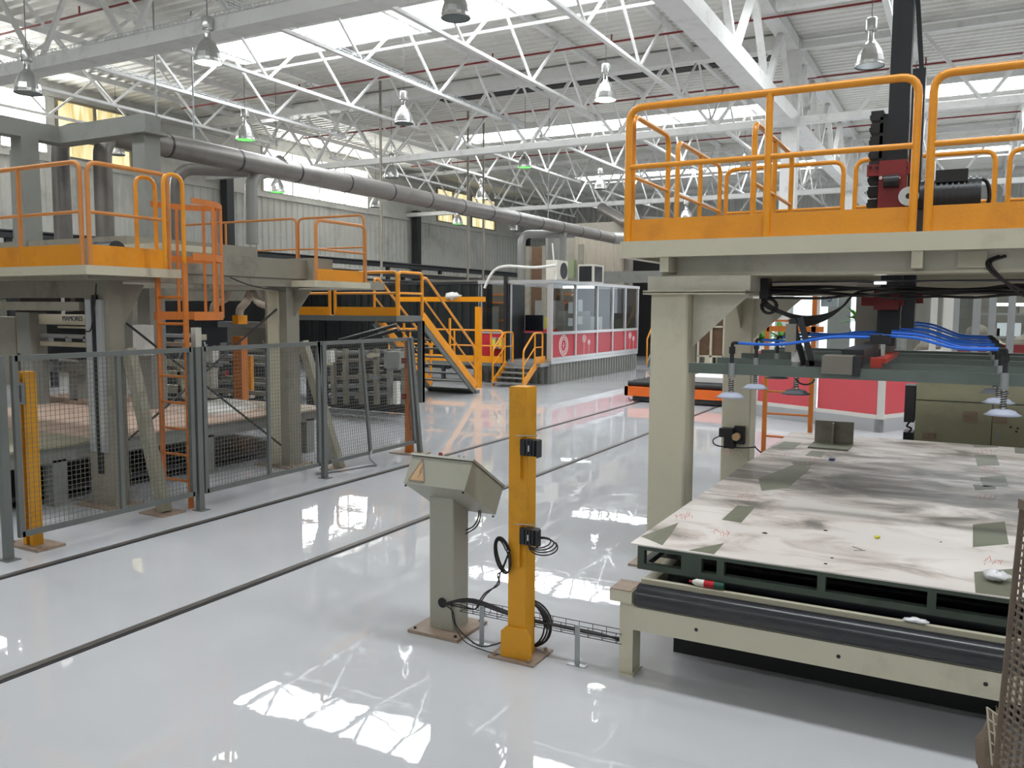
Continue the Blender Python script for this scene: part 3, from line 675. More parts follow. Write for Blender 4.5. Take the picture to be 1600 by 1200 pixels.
# wire cable tray
t = thing('wire_cable_tray', 'low black wire cable tray from the desk pillar to the roller table leg', 'cable tray', (-1.9, 3.82, 0))
m = MB(); YT0, YT1, zt0, zt1 = 3.80, 3.86, 0.155, 0.205
for y, z in ((YT0, zt0), (YT1, zt0), (YT0, zt1), (YT1, zt1), (3.83, zt0)): m.tube([(-2.36, y, z), (-1.42, y, z)], 0.0022, 5)
x = -2.35
while x < -1.42:
    m.tube([(x, YT0, zt1), (x, YT0, zt0), (x, YT1, zt0), (x, YT1, zt1)], 0.002, 4); x += 0.075
m.build('wire_basket', 'dark_metal', t)
for x in (-2.215, -1.655):
    MB().box(x - 0.013, x + 0.013, 3.79, 3.795, 0.005, 0.21).build('support_leg', 'galv', t)
    MB().box(x - 0.05, x + 0.05, 3.775, 3.81, 0, 0.005).build('support_foot', 'galv', t)
for k in range(3):
    MB().tube(smooth_path([(-2.45, 3.82, 0.18), (-2.3, 3.83 + 0.01 * k, 0.205 + 0.005 * k), (-2.0, 3.82 + 0.012 * k, 0.175), (-1.75, 3.825 + 0.01 * k, 0.17), (-1.55, 3.82 + 0.01 * k, 0.17), (-1.40, 3.83, 0.175 - 0.01 * k)]), 0.006, 6).build('tray_cable', 'cable_black', t)

# ======================= ROLLER TABLE (right) =======================
TX0, TX1, TY0, TY1, TZ = -1.42, 0.80, 3.94, 8.42, 0.63
t = thing('roller_table_frame', 'long beige transfer table base with a dark front roller, right foreground', 'table', (-0.6, 4, 0))
MB().box(-1.37, 0.95, 3.80, 3.84, 0.24, 0.355).box(-1.37, 0.95, 3.84, 3.92, 0.345, 0.352).build('front_beam', 'beige', t)
MB().box(-1.36, 0.95, 3.90, 3.93, 0.36, 0.468).build('rear_rail', 'beige', t)
for i, x in enumerate((-1.05, -0.42, 0.14)): MB().cyl((x, 3.7985, 0.30), (x, 3.80, 0.30), 0.009, 10).build('bolt_hole', 'black_rubber', t)
MB().cyl((-1.345, 3.825, 0.41), (0.95, 3.825, 0.41), 0.058, 32).build('front_roller', 'roller', t)
MB().box(-1.48, -1.365, 3.78, 3.94, 0.375, 0.435).build('bearing_housing', 'beige', t)
MB().box(-1.475, -1.37, 3.775, 3.93, 0.435, 0.44).build('housing_lid', 'rust_plate', t)
MB().box(-1.44, -1.37, 3.82, 3.93, 0.0, 0.375).build('leg', 'beige', t)
MB().box(-1.43, -1.36, 3.80, 3.94, 0, 0.008).build('foot_plate', 'beige', t)
for y in (5.6, 7.4): MB().box(-1.36, -1.28, y, y + 0.1, 0, 0.42).build('leg', 'beige', t)
MB().box(-1.38, -1.32, 3.96, 8.3, 0.30, 0.44).build('side_beam', 'beige', t)
MB().box(0.88, 0.94, 3.84, 8.3, 0.30, 0.44).build('side_beam', 'beige', t)
for k in range(14): MB().cyl((-1.32, 4.25 + k * 0.3, 0.40), (0.88, 4.25 + k * 0.3, 0.40), 0.04, 14).build('roller', 'dark_metal', t)
MB().box(-1.30, 0.9, 3.98, 8.2, 0.24, 0.30).build('shade_plate', 'dark_metal', t)  # added plate, keeps light off the floor beneath the table
MB().box(-1.28, 0.9, 4.2, 7.4, 0.0, 0.24).build('shade_box', 'black_rubber', t)  # made-up black box standing in for the deep shade under the table
# pallet with smeared board
t = thing('transfer_pallet', 'dark green steel pallet frame topped by a big smeared white sheet', 'pallet', (-0.6, 3.95, 0.47))
f = MB()
f.box(TX0 + 0.02, TX1, TY0 + 0.01, TY0 + 0.05, 0.600, 0.622).box(TX0 + 0.02, TX1, TY0 + 0.01, TY0 + 0.05, 0.50, 0.53)
for x in (TX0 + 0.02, TX0 + 0.245, TX0 + 0.42, -0.54, -0.09, 0.34, 0.765): f.box(x, x + 0.035 if x != TX0 + 0.245 else x + 0.10, TY0 + 0.01, TY0 + 0.05, 0.53, 0.60)
f.box(TX0 + 0.02, TX0 + 0.06, TY0 + 0.05, TY1, 0.600, 0.622).box(TX0 + 0.02, TX0 + 0.06, TY0 + 0.05, TY1, 0.50, 0.53).box(TX1 - 0.04, TX1, TY0, TY1, 0.50, 0.622).box(TX0, TX1, TY1 - 0.05, TY1, 0.5, 0.622)
for k in range(8): f.box(TX0 + 0.02, TX0 + 0.06, TY0 + 0.5 + k * 0.5, TY0 + 0.54 + k * 0.5, 0.53, 0.60)
for k in range(6): f.box(TX0 + 0.06, TX1, TY0 + 0.6 + 0.6 * k, TY0 + 0.66 + 0.6 * k, 0.5, 0.53)
f.build('pallet_frame', 'green_frame', t)
MB().box(TX0 + 0.03, TX1, TY0 + 0.35, TY1, 0.47, 0.478).build('under_tray', 'dark_metal', t)
bd = MB().box(TX0 - 0.015, TX1 + 0.015, TY0 - 0.005, TY1, 0.623, TZ).build('smeared_sheet', 'board', t)
def quad_on(pts, z, name, m, par):
    P = [at(px, py, z=z) for px, py in pts]
    return MB().prism([(p.x, p.y, z + 0.0003) for p in P], (0, 0, 0.0010)).build(name, m, par)
patches = [[(1002, 838), (1060, 817), (1046, 838), (1035, 852)], [(1076, 860), (1131, 849), (1116, 866)], [(1128, 812), (1152, 790), (1180, 792), (1158, 817)],
           [(1185, 748), (1240, 726), (1268, 730), (1232, 762), (1190, 767)], [(1205, 700), (1225, 690), (1252, 692), (1240, 702)], [(1258, 712), (1268, 704), (1290, 706), (1284, 714)],
           [(1523, 711), (1556, 711), (1562, 727), (1527, 728)], [(1520, 820), (1570, 815), (1576, 850), (1520, 855)], [(1531, 746), (1570, 743), (1576, 759), (1537, 761)],
           [(1520, 757), (1555, 760), (1556, 764), (1524, 766)], [(1522, 894), (1583, 889), (1584, 934), (1524, 926)], [(1520, 695), (1560, 697), (1560, 699), (1522, 699)],
           [(1585, 700), (1600, 700), (1600, 709), (1586, 708)], [(1236, 722), (1275, 721), (1266, 728), (1243, 727)]]
for p in patches: quad_on(p, TZ, 'bare_patch', 'patch', t)
rn = random.Random(3)
for (px, py) in ((1126, 833), (1143, 705), (1270, 720), (1552, 875), (1548, 736), (1540, 705), (1540, 776), (1166, 775), (1068, 806), (1218, 712)):
    mb = MB()
    for k in range(9):
        a = at(px - 14 + k * 3.4, py + rn.uniform(-5, 5), z=TZ + 0.0005); b = at(px - 14 + k * 3.4 + rn.uniform(-3, 5), py + rn.uniform(-7, 7), z=TZ + 0.0005)
        if (a - b).length > 0.002: mb.tube([a, b], 0.0016, 4)
    mb.build('red_stamp', 'stamp_red', t)
for (px, py, r) in ((1195, 833, 5), (1290, 829, 4), (1290, 881, 3), (1300, 872, 2.5), (1335, 724, 0), (1470, 847, 2), (1345, 860, 0)):
    if r: p = at(px, py, z=TZ); MB().lathe([(0.0, 0.0025), (r * 0.0026, 0.002), (r * 0.003, 0)], p, 8).build('black_speck', 'black_speck', t)
for a, b in (((1332, 854), (1347, 859)), ((1334, 860), (1352, 860))): MB().tube([at(*a, z=TZ + .001), at(*b, z=TZ + .001)], 0.0015, 4).build('black_speck', 'black_speck', t)
# loose things on it
def crumple(name, px, py, z, sc, label, cat, m, seed):
    p = at(px, py, z=z); o = MB().blob((p.x, p.y, z + sc[2] * 0.8), 1.0, sc, 0.35, 12, seed).build(name, m); tag(o, label, cat); o.location.z = z; return o
crumple('plastic_wrap', 1557, 908, TZ, (0.05, 0.05, 0.02), 'crumpled clear plastic wrap on the front right of the smeared sheet', 'wrap', 'film', 1)
crumple('plastic_wrap', 1430, 974, 0.47, (0.045, 0.02, 0.01), 'small crumpled clear plastic lying behind the dark roller', 'wrap', 'film', 2)
p = at(1370, 841, z=TZ); o = MB().blob((p.x, p.y, TZ + 0.006), 1.0, (0.014, 0.02, 0.007), 0.2, 8, 4).build('yellow_scrap', 'yellow_note'); tag(o, 'tiny yellow scrap on the smeared sheet', 'scrap'); o.location.z = TZ
p = at(1300, 719, z=TZ); o = MB().box(p.x - .02, p.x + .02, p.y - .03, p.y + .03, TZ, TZ + .015).build('blue_cap', 'blue_trim'); tag(o, 'tiny dark blue cap on the smeared sheet', 'cap')
# angle bracket standing on the sheet
a = at(1262, 700, z=TZ); b = at(1324, 706, z=TZ); zt = 0.63
t = thing('angle_bracket', 'grey steel stop bracket standing upright at the back left of the smeared sheet', 'bracket', ((a.x + b.x) / 2, a.y, TZ))
MB().box(a.x, b.x, a.y, a.y + 0.38, TZ, TZ + 0.012).build('foot', 'patch', t)
MB().box(a.x, b.x, a.y + 0.36, a.y + 0.375, TZ + 0.012, TZ + 0.20).build('upright_plate', 'machine_grey', t)
MB().box((a.x + b.x) / 2 - 0.006, (a.x + b.x) / 2 + 0.006, a.y + 0.26, a.y + 0.36, TZ + 0.012, TZ + 0.19).build('rib', 'machine_grey', t)
# spray can
c0 = at(1082, 911, z=0.50); c1 = at(1124, 921, z=0.50); c0.y = c1.y = 3.925; c0.z = c1.z = 0.487
t = thing('spray_can', 'white red and green spray can lying on the roller table front edge', 'spray can', (c0.x, c0.y, 0.47))
dx = c1.x - c0.x
MB().cyl(c0, c0 + Vector((dx * .3, 0, 0)), 0.017, 18).build('can_body', 'white_plastic', t)
MB().cyl(c0 + Vector((dx * .3, 0, 0)), c0 + Vector((dx * .65, 0, 0)), 0.0172, 18).build('can_label', 'can_red', t, 'red printed band of the can')
MB().cyl(c0 + Vector((dx * .65, 0, 0)), c1, 0.0172, 18).build('can_label', 'can_green', t, 'dark green printed band of the can')
MB().cyl(c0, c0 - Vector((dx * .12, 0, 0)), 0.016, 18, 0.008).build('can_shoulder', 'white_plastic', t)
MB().cyl(c0 - Vector((dx * .12, 0, 0)), c0 - Vector((dx * .24, 0, 0)), 0.007, 12, 0.005).build('nozzle', 'can_red', t)

# ======================= MESH GATE at the right edge =======================
e0 = at(1597, 800, y=2.2); e1 = at(1556, 1195, y=2.2); dd = (e0 - e1).normalized()
eb = e1 - dd * 0.6; et = e0 + dd * 0.02
side = Vector((0.30, -0.62, 0)).normalized() * 0.9
t = thing('mesh_gate', 'rusty beige wire mesh gate seen edge on at the right edge', 'gate', (eb.x, eb.y, 0))
MB().bar(eb, et, 0.012, 0.02).bar(eb + side, et + side, 0.022, 0.022).bar(et, et + side, 0.022, 0.022).bar(eb, eb + side, 0.022, 0.022).build('gate_frame', 'gate_paint', t)
m = MB(); L_ = (et - eb).length
for i in range(1, 70): m.tube([eb + dd * L_ * i / 70, eb + side + dd * L_ * i / 70], 0.0035, 5)
for i in range(1, 34): m.tube([eb + side * i / 34, et + side * i / 34], 0.004, 5)
m.build('wire_mesh', 'gate_paint', t)
t = thing('wire_basket_piece', 'bent beige wire basket offcut leaning in the bottom right corner', 'wire offcut', at(1550, 1150, y=2.25))
m = MB(); a = at(1542, 1105, y=2.25); b = at(1550, 1195, y=2.25); s2 = at(1560, 1118, y=2.25) - a
for k in range(3): m.tube([a + s2 * k / 2, b + s2 * k / 2], 0.0022, 5)
for k in range(6): m.tube([a + (b - a) * k / 5, a + (b - a) * k / 5 + s2], 0.0018, 5)
m.build('wires', 'beige', t)
p = at(1552, 1175, y=2.3)
o = MB().blob(p, 1.0, (0.035, 0.04, 0.10), 0.25, 12, 9).build('rag_bundle', 'hessian'); tag(o, 'dusty brown rag bundle in the bottom right corner by the gate', 'rag')
# ======================= LEFT MACHINE =======================
def boxcol(label, x0, x1, y0, y1, z1, m='beige'):
    t = thing('machine_column', label, 'column', ((x0 + x1) / 2, (y0 + y1) / 2, 0))
    MB().box(x0, x1, y0, y1, 0.015, z1).build('shaft', m, t)
    MB().box(x0 - 0.12, x1 + 0.14, y0 - 0.1, y1 + 0.1, 0, 0.015).build('base_plate', 'rust_plate', t)
    for dx, dy in ((-0.08, -0.06), (0.1, -0.06), (0.1, 0.06)):
        MB().cyl(((x0 if dx < 0 else x1) + dx, (y0 if dy < 0 else y1) + dy, 0.015), ((x0 if dx < 0 else x1) + dx, (y0 if dy < 0 else y1) + dy, 0.035), 0.012, 6).build('bolt', 'rust_plate', t)
    return t
t = boxcol('grey steel machine column with two shiny guide strips, behind the left fence panel', -6.95, -6.62, 4.84, 4.99, 2.03, 'machine_grey')
for x in (-6.90, -6.76): MB().box(x, x + 0.075, 4.81, 4.84, 0.5, 1.86).build('guide_strip', 'alu', t, 'bright worn steel strip')
MB().box(-6.825, -6.76, 4.82, 4.84, 0.3, 1.9).build('guide_gap', 'black_rubber', t)
MB().prism([(-6.64, 4.99, 2.0), (-6.64, 5.22, 2.0), (-6.64, 4.99, 1.62)], (0.012, 0, 0)).build('gusset', 'machine_grey', t)
MB().tube(smooth_path([(-6.72, 4.80, 2.0), (-6.74, 4.79, 1.8), (-6.8, 4.79, 1.6), (-6.88, 4.79, 1.58)]), 0.006, 6).build('cable', 'cable_black', t)
t = boxcol('pale grey steel machine column with a bright face, behind the middle fence panel', -6.98, -6.66, 7.08, 7.28, 2.03, 'machine_grey')
MB().box(-6.93, -6.77, 7.06, 7.08, 0.02, 2.0).build('front_face', 'beige', t, 'pale beige front face')
MB().prism([(-6.66, 7.2, 2.0), (-6.4, 7.2, 2.0), (-6.66, 7.2, 1.7)], (0, 0.012, 0)).build('gusset', 'machine_grey', t)
MB().prism([(-6.98, 7.2, 2.0), (-7.2, 7.2, 2.0), (-6.98, 7.2, 1.7)], (0, 0.012, 0)).build('gusset', 'machine_grey', t)
for (y0, y1, lab) in ((4.98, 4.93, 'left'), (7.22, 7.27, 'middle')):
    t = thing('diagonal_brace', 'beige diagonal column brace reaching the floor behind the %s fence panel' % lab, 'brace', (-6.1, y1, 0))
    MB().bar((-6.56, y0, 1.42), (-6.09, y1, 0.015), 0.10, 0.085, up=(0, 1, 0)).build('brace', 'brace_paint', t)
    MB().box(-6.28, -5.97, y1 - 0.12, y1 + 0.12, 0, 0.015).build('foot_plate', 'rust_plate', t)
t = thing('machine_beam', 'heavy grey steel beam linking the two machine columns at the top', 'beam', (-6.7, 6, 2.03))
MB().box(-6.85, -6.6, 5.35, 7.62, 2.12, 2.33).build('upper_beam', 'machine_grey', t)
MB().box(-6.95, -6.62, 5.2, 7.62, 2.03, 2.12).build('lower_flange', 'machine_grey', t)
MB().box(-6.98, -6.52, 7.36, 7.70, 2.04, 2.36).build('end_box', 'machine_grey', t)
MB().tube(smooth_path([(-6.58, 6.2, 2.1), (-6.56, 6.5, 2.02), (-6.5, 6.9, 1.98)]), 0.008, 6).build('cable', 'cable_black', t)
t = thing('cross_beam', 'dark grey beam running left under the near yellow platform', 'beam', (-8, 4.9, 1.9))
MB().box(-10.5, -6.95, 4.86, 5.1, 1.88, 2.03).build('beam', 'machine_grey', t)
MB().box(-9.2, -6.97, 4.80, 4.86, 1.76, 1.84).build('lower_beam', 'machine_grey', t)
t = thing('tie_rod', 'thin crossed black tie rods between the two machine columns', 'tie rod', (-6.7, 6, 0.4))
MB().tube([(-6.78, 7.05, 1.78), (-6.9, 5.2, 0.55)], 0.012, 6).build('rod', 'dark_metal', t)
MB().tube([(-6.9, 5.15, 1.7), (-6.75, 7.05, 0.25)], 0.012, 6).build('rod', 'dark_metal', t)
# left platform
t = thing('work_platform', 'cream edged raised platform with dusty yellow railings at the far left', 'platform', (-6.3, 4.4, 2.03))
MB().box(-10.6, -6.28, 4.40, 5.34, 2.06, 2.135).build('deck', 'beige', t)
MB().box(-10.5, -6.4, 4.5, 5.2, 2.03, 2.06).build('under_frame', 'machine_grey', t)
hoop(t, (-6.31, 4.46), (-6.31, 5.24), 2.135, 0.83, 'rail_dusty', toe=0.17)
hoop(t, (-6.36, 4.43), (-9.4, 4.43), 2.135, 0.83, 'rail_dusty', toe=0.17, posts=(0.27, 0.6), toe_off=1)
for a in t.children:
    if a.name.startswith('toe_board'): a.data.materials[0] = MATS['yellow']
# second small platform
t = thing('work_platform', 'small cream edged platform with one yellow hoop railing beside the machine beam end', 'platform', (-6.3, 7.6, 2.08))
MB().box(-7.2, -6.28, 7.12, 8.10, 2.03, 2.10).build('deck', 'beige', t)
hoop(t, (-6.31, 7.18), (-6.31, 8.04), 2.10, 0.66, 'rail_dusty', toe=0.13, posts=())
MB().box(-6.325, -6.315, 7.2, 8.0, 2.10, 2.23).build('toe_board', 'yellow', t)
# rear railings
t = thing('guard_railing', 'far dusty pink yellow railing behind the caged ladder', 'railing', (-9, 8, 2.3))
z0 = 2.15; a = at(285, 352, y=9.0); b = at(463, 347, y=9.0); c = at(470, 347, y=9.1); d = at(572, 338, y=9.1)
MB().box(min(a.x, c.x), d.x, 8.95, 9.5, z0 - 0.1, z0).build('deck', 'machine_grey', t)
hoop(t, (a.x, 9.0), (b.x, 9.0), z0, a.z - z0, 'rail_dusty', posts=(0.4,), r=0.016)
hoop(t, (c.x, 9.05), (d.x, 9.05), z0, a.z - z0, 'rail_dusty', posts=(), r=0.016)
# ladder with cage (rungs along X)
LX0, LX1, LY = -6.40, -6.05, 5.18
t = thing('caged_ladder', 'orange steel ladder with a hooped safety cage beside the near platform', 'ladder', (-6.2, LY, 0))
MB().bar((LX1, LY, 0), (LX1, LY, 2.2), 0.022, 0.045, up=(0, 1, 0)).build('side_rail', 'orange', t)
MB().bar((LX0, LY, 0.22), (LX0, LY, 2.2), 0.022, 0.045, up=(0, 1, 0)).build('side_rail', 'orange', t)
for x_ in (LX0, LX1):
    MB().tube(round_path([(x_, LY, 2.18), (x_, LY, 2.93), (x_, LY - 0.2, 2.93), (x_, LY - 0.2, 2.14)], 0.1, 6), 0.018).build('grab_loop', 'yellow', t)
z = 0.24
while z < 2.1: MB().cyl((LX0, LY, z), (LX1, LY, z), 0.013, 8).build('rung', 'orange', t); z += 0.235
def hoop_band(z, h, hw=0.26, dep=0.5):
    P = []
    for i in range(15):
        a = math.pi * i / 14; P.append(((LX0 + LX1) / 2 + hw * math.cos(a), LY + 0.02 + dep * math.sin(a) ** 0.8, z))
    mb = MB()
    for p, q in zip(P[:-1], P[1:]): mb.bar(p, q, 0.006, h)
    mb.build('cage_hoop', 'orange', t); return P
for z, h in ((1.72, 0.075), (2.24, 0.06), (2.72, 0.05)): P = hoop_band(z, h)
for i in (2, 5, 7, 9, 12): MB().bar((P[i][0], P[i][1], 1.7), (P[i][0], P[i][1], 2.74), 0.006, 0.032, up=(0, 1, 0)).build('cage_strap', 'orange', t)
# grey gantry frame holding the ducts
t = thing('duct_support_frame', 'grey square tube portal frame around the vertical ducts, upper left', 'frame', (-9.5, 6.9, 0))
z = 3.96; s = 0.1
MB().box(-8.86, -8.64, 6.87, 7.09, 0, 3.86).build('post', 'frame_grey', t)
MB().box(-10.46, -10.24, 6.38, 6.60, 0, 3.86).build('post', 'frame_grey', t)
MB().box(-11.3, -11.1, 6.87, 7.09, 0, 3.86).build('post', 'frame_grey', t)
MB().box(-10.24, -8.62, 6.87, 7.09, 3.86, 4.07).build('beam', 'frame_grey', t)
MB().box(-10.46, -10.24, 3.8, 7.09, 3.86, 4.07).build('beam', 'frame_grey', t)
MB().box(-8.95, -8.55, 6.8, 7.15, 3.84, 3.87).build('cap_plate', 'frame_grey', t)
# machine top behind platform rail
t = thing('machine_housing', 'grey machine roof housing behind the near platform railing', 'machine', (-9, 6, 2.0))
MB().box(-12.5, -8.4, 6.4, 8.4, 2.25, 2.6).build('housing', 'machine_grey', t)
MB().box(-8.4, -7.6, 6.2, 6.9, 2.2, 2.48).build('motor_box', 'beige', t)
MB().cyl((-8.9, 5.9, 2.38), (-8.55, 5.9, 2.38), 0.09, 16).build('motor', 'dark_metal', t)
MB().cyl((-8.2, 5.9, 2.38), (-7.9, 5.9, 2.38), 0.11, 16).build('motor', 'dark_metal', t)
MB().box(-12, -7, 6.2, 6.3, 2.0, 2.2).build('side_beam', 'machine_grey', t)
# conveyor table with boards
t = thing('board_conveyor', 'low dark steel conveyor table behind the fence carrying large boards', 'conveyor', (-8, 6, 0))
MB().box(-7.22, -7.14, 3.2, 8.2, 0.40, 0.54).build('side_beam', 'frame_grey', t)
MB().box(-10.6, -10.5, 3.2, 8.2, 0.40, 0.54).build('side_beam', 'frame_grey', t)
for k in range(9): MB().box(-10.5, -7.22, 3.3 + 0.58 * k, 3.42 + 0.58 * k, 0.42, 0.54).build('cross_member', 'dark_metal', t)
for x in (-7.2, -10.5):
    for y in (3.4, 4.6, 6.3, 7.9): MB().box(x - 0.06, x + 0.06, y, y + 0.14, 0, 0.42).build('leg', 'frame_grey', t)
MB().box(-10.2, -7.3, 3.4, 8.0, 0.08, 0.12).build('lower_tray', 'dark_metal', t)
def board(label, x0, x1, y0, y1, z, m, th=0.02):
    o = MB().box(x0, x1, y0, y1, z, z + th).build('board', m); tag(o, label, 'board', 'boards on the conveyor')
board('grey green sheet on the conveyor behind the left fence panel', -9.6, -7.1, 3.2, 5.05, 0.54, 'sheet_green')
board('pinkish wooden board on the conveyor behind the orange ladder', -10.3, -7.1, 5.07, 7.6, 0.54, 'plywood')
board('pinkish wooden board lying at the back of the conveyor, far left', -10.4, -8.8, 3.2, 5.05, 0.56, 'plywood', 0.07)
board('grey brown board beyond the second machine column on the conveyor end', -8.6, -7.0, 7.62, 8.2, 0.54, 'plywood_pale')
mb = MB(); a = [at(300, 634, z=.58), at(350, 624, z=.58), at(385, 628, z=.58), at(402, 636, z=.58), at(380, 641, z=.58), at(300, 650, z=.58)]
mb.prism([(p_.x, p_.y, 0.56) for p_ in a], (0, 0, 0.04)); o = mb.build('white_sheet', 'sheet_white'); tag(o, 'curling white sheet lying on the pinkish boards', 'sheet')
# the lifting machine with lettered beam
t = thing('board_stacker', 'pale grey board stacking machine with lettering on its long crossbar, far left', 'machine', (-9.2, 6.9, 0))
yb = 6.5
def pxbox(x0, y0, x1, y1, y, dy, name, m, par, label=None):
    a = at(x0, y0, y=y); b = at(x1, y1, y=y)
    zt = (a.z + at(x1, y0, y=y).z) / 2; zb = (b.z + at(x0, y1, y=y).z) / 2
    return MB().box(a.x, b.x, y, y + dy, zb, zt).build(name, m, par, label)
cb = pxbox(28, 491, 145, 507, yb, 0.12, 'crossbar', 'beige', t)
p = at(113, 498, y=yb - 0.003); text_mesh('MAMORES', 0.085, 'blue_ink', 'lettering', t, p, (1, 0, 0), (0, 0, 1))
pxbox(40, 522, 145, 528, yb, 0.08, 'rail', 'alu', t); pxbox(34, 534, 145, 541, yb, 0.08, 'rail', 'beige', t)
pxbox(90, 510, 134, 513, yb, 0.05, 'rail', 'beige', t)
pxbox(24, 480, 34, 552, yb - 0.1, 0.15, 'side_plate', 'machine_grey', t)
for px in (45, 52, 92, 135): pxbox(px, 440, px + 4, 491, yb + 0.1, 0.05, 'lift_rod', 'chrome', t)
for px in (74, 102, 129): pxbox(px, 526, px + 4, 534, yb, 0.05, 'spacer', 'alu', t)
pxbox(60, 567, 145, 582, yb + 0.3, 0.2, 'lower_beam', 'frame_grey', t)
pxbox(107, 582, 122, 625, yb + 0.3, 0.2, 'lower_post', 'frame_grey', t)
pxbox(60, 622, 150, 640, yb + 0.3, 0.6, 'lower_table', 'plywood', t)
pxbox(-30, 495, 28, 600, yb + 0.3, 0.3, 'side_housing', 'machine_grey', t)
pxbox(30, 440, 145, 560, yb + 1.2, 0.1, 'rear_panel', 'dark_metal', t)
MB().prism([at(10, 452, y=6.2), at(37, 452, y=6.2), at(25, 488, y=6.2)], (0, 0.5, 0)).build('hopper', 'dark_metal', t)
o = MB().tube([at(100, 440, y=7.8), at(128, 440, y=7.8), at(122, 482, y=7.8), at(104, 482, y=7.8)], 0.12, 12).build('back_vessel', 'machine_grey', t)
# mid press machinery seen between and behind the columns
t = thing('press_machine', 'cluttered pale grey press machine with racks behind the fence, between the columns', 'machine', (-10, 10.5, 0))
rn = random.Random(11); Y0 = 9.4
pxbox(225, 425, 420, 470, Y0 + 1.6, 0.2, 'header_beam', 'machine_grey', t)
pxbox(205, 420, 225, 640, Y0 + 0.4, 0.3, 'frame_post', 'machine_grey', t)
pxbox(340, 503, 430, 512, Y0, 0.2, 'top_rail', 'galv', t)
pxbox(355, 512, 430, 542, Y0 + 0.5, 0.1, 'rear_panel', 'interior_grey', t)
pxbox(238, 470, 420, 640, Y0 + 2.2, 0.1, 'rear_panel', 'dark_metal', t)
for (x0, y0, x1, y1, m, dy) in [(298, 512, 306, 545, 'ac_white', 0), (415, 510, 422, 560, 'ac_white', 0), (207, 508, 226, 555, 'white_plastic', -3.6), (235, 562, 290, 572, 'beige', -1), (255, 580, 290, 590, 'beige', -1),
                            (277, 572, 284, 620, 'beige', -1), (245, 602, 285, 614, 'beige', -1), (345, 555, 420, 560, 'galv', 0), (318, 548, 332, 566, 'white_plastic', -.5), (318, 575, 332, 622, 'ac_white', 0),
                            (306, 580, 314, 640, 'frame_grey', 0), (335, 560, 420, 565, 'machine_grey', .4), (420, 545, 432, 610, 'frame_grey', 0), (345, 590, 430, 596, 'machine_grey', .3), (330, 610, 420, 616, 'machine_grey', 0),
                            (250, 522, 292, 527, 'alu', 0), (245, 535, 290, 541, 'plywood', 0), (300, 545, 420, 549, 'machine_grey', .2), (300, 566, 420, 570, 'galv', .6), (300, 596, 420, 601, 'frame_grey', .6)]:
    pxbox(x0, y0, x1, y1, Y0 + dy, 0.12, 'fitting', m, t)
pxbox(363, 526, 379, 625, Y0 - 0.6, 0.12, 'orange_post', 'orange', t, 'orange painted post')
pxbox(387, 556, 393, 610, Y0 - 0.9, 0.05, 'yellow_strip', 'yellow', t, 'bright yellow guard strip')
for k in range(46):
    px = rn.uniform(238, 425); py = rn.uniform(515, 620); w_ = rn.uniform(3, 14); h_ = rn.uniform(3, 12)
    pxbox(px, py, px + w_, py + h_, Y0 + rn.uniform(0.3, 1.4), 0.1, 'fitting', rn.choice(['machine_grey', 'galv', 'dark_metal', 'frame_grey', 'interior_grey', 'beige', 'red_paint', 'black_rubber']), t)
for k in range(12):
    px = rn.uniform(240, 420); MB().tube([at(px, rn.uniform(515, 550), y=Y0 + .5), at(px + rn.uniform(-20, 20), rn.uniform(560, 620), y=Y0 + .4)], 0.012, 6).build('pipe', rn.choice(['galv', 'cable_black']), t)
# flexible dust hoses
for pts, lab in (([(462, 455), (445, 470), (412, 478), (408, 500)], 'left'), ([(392, 455), (386, 475), (376, 490), (374, 505)], 'middle'), ([(394, 455), (405, 475), (420, 482), (424, 500)], 'right')):
    pass
for i, (pts, lab) in enumerate([([(357, 452), (352, 466), (336, 476), (333, 492)], 'left of three'), ([(392, 452), (386, 470), (376, 482), (374, 492)], 'middle of three'), ([(395, 458), (404, 472), (420, 480), (425, 496)], 'right of three')]):
    t = thing('dust_hose', 'beige ribbed dust hose feeding the press machine, %s' % lab, 'hose', at(*pts[-1], y=9.1), 'dust hoses')
    P = smooth_path([at(*p, y=9.1) for p in pts], 8); MB().tube(P, [0.055 + 0.006 * (j % 2) for j in range(len(P))], 12).build('hose', 'plywood_pale', t)
    if i: p = at(pts[-1][0], 500, y=9.1); MB().box(p.x - 0.06, p.x + 0.06, 9.02, 9.2, p.z - 0.06, p.z + 0.07).build('hose_end', 'yellow', t)
# machinery behind third fence panel
t = thing('roller_machine', 'dark cluttered roller machine behind the leaning fence panel', 'machine', (-9.5, 11, 0))
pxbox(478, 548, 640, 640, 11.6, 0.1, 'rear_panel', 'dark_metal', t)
for k in range(6): MB().tube([at(515, 552 + k * 13, y=11.2), at(628, 548 + k * 13, y=11.2)], 0.035, 10).build('roller', rn.choice(['machine_grey', 'dark_metal', 'galv']), t)
for px in (516, 535, 560, 583, 604, 626): pxbox(px, 545, px + 6, 632, 11.0, 0.08, 'frame_post', rn.choice(['frame_grey', 'machine_grey']), t)
for k in range(26):
    px = rn.uniform(500, 625); py = rn.uniform(545, 620); pxbox(px, py, px + rn.uniform(4, 14), py + rn.uniform(3, 10), 10.9 + rn.uniform(0, .4), 0.1, 'fitting', rn.choice(['machine_grey', 'galv', 'dark_metal', 'beige', 'interior_grey']), t)
pxbox(508, 548, 517, 566, 10.6, 0.1, 'switch_box', 'white_plastic', t)
pxbox(600, 550, 624, 575, 10.8, 0.3, 'motor_box', 'frame_grey', t)
pxbox(614, 596, 620, 632, 10.8, 0.1, 'white_panel', 'white_plastic', t)
MB().tube([at(530, 532, y=11.3), at(620, 508, y=11.3)], 0.03, 8).tube([at(535, 540, y=11.3), at(622, 515, y=11.3)], 0.03, 8).build('loose_pipe', 'dark_metal', t)

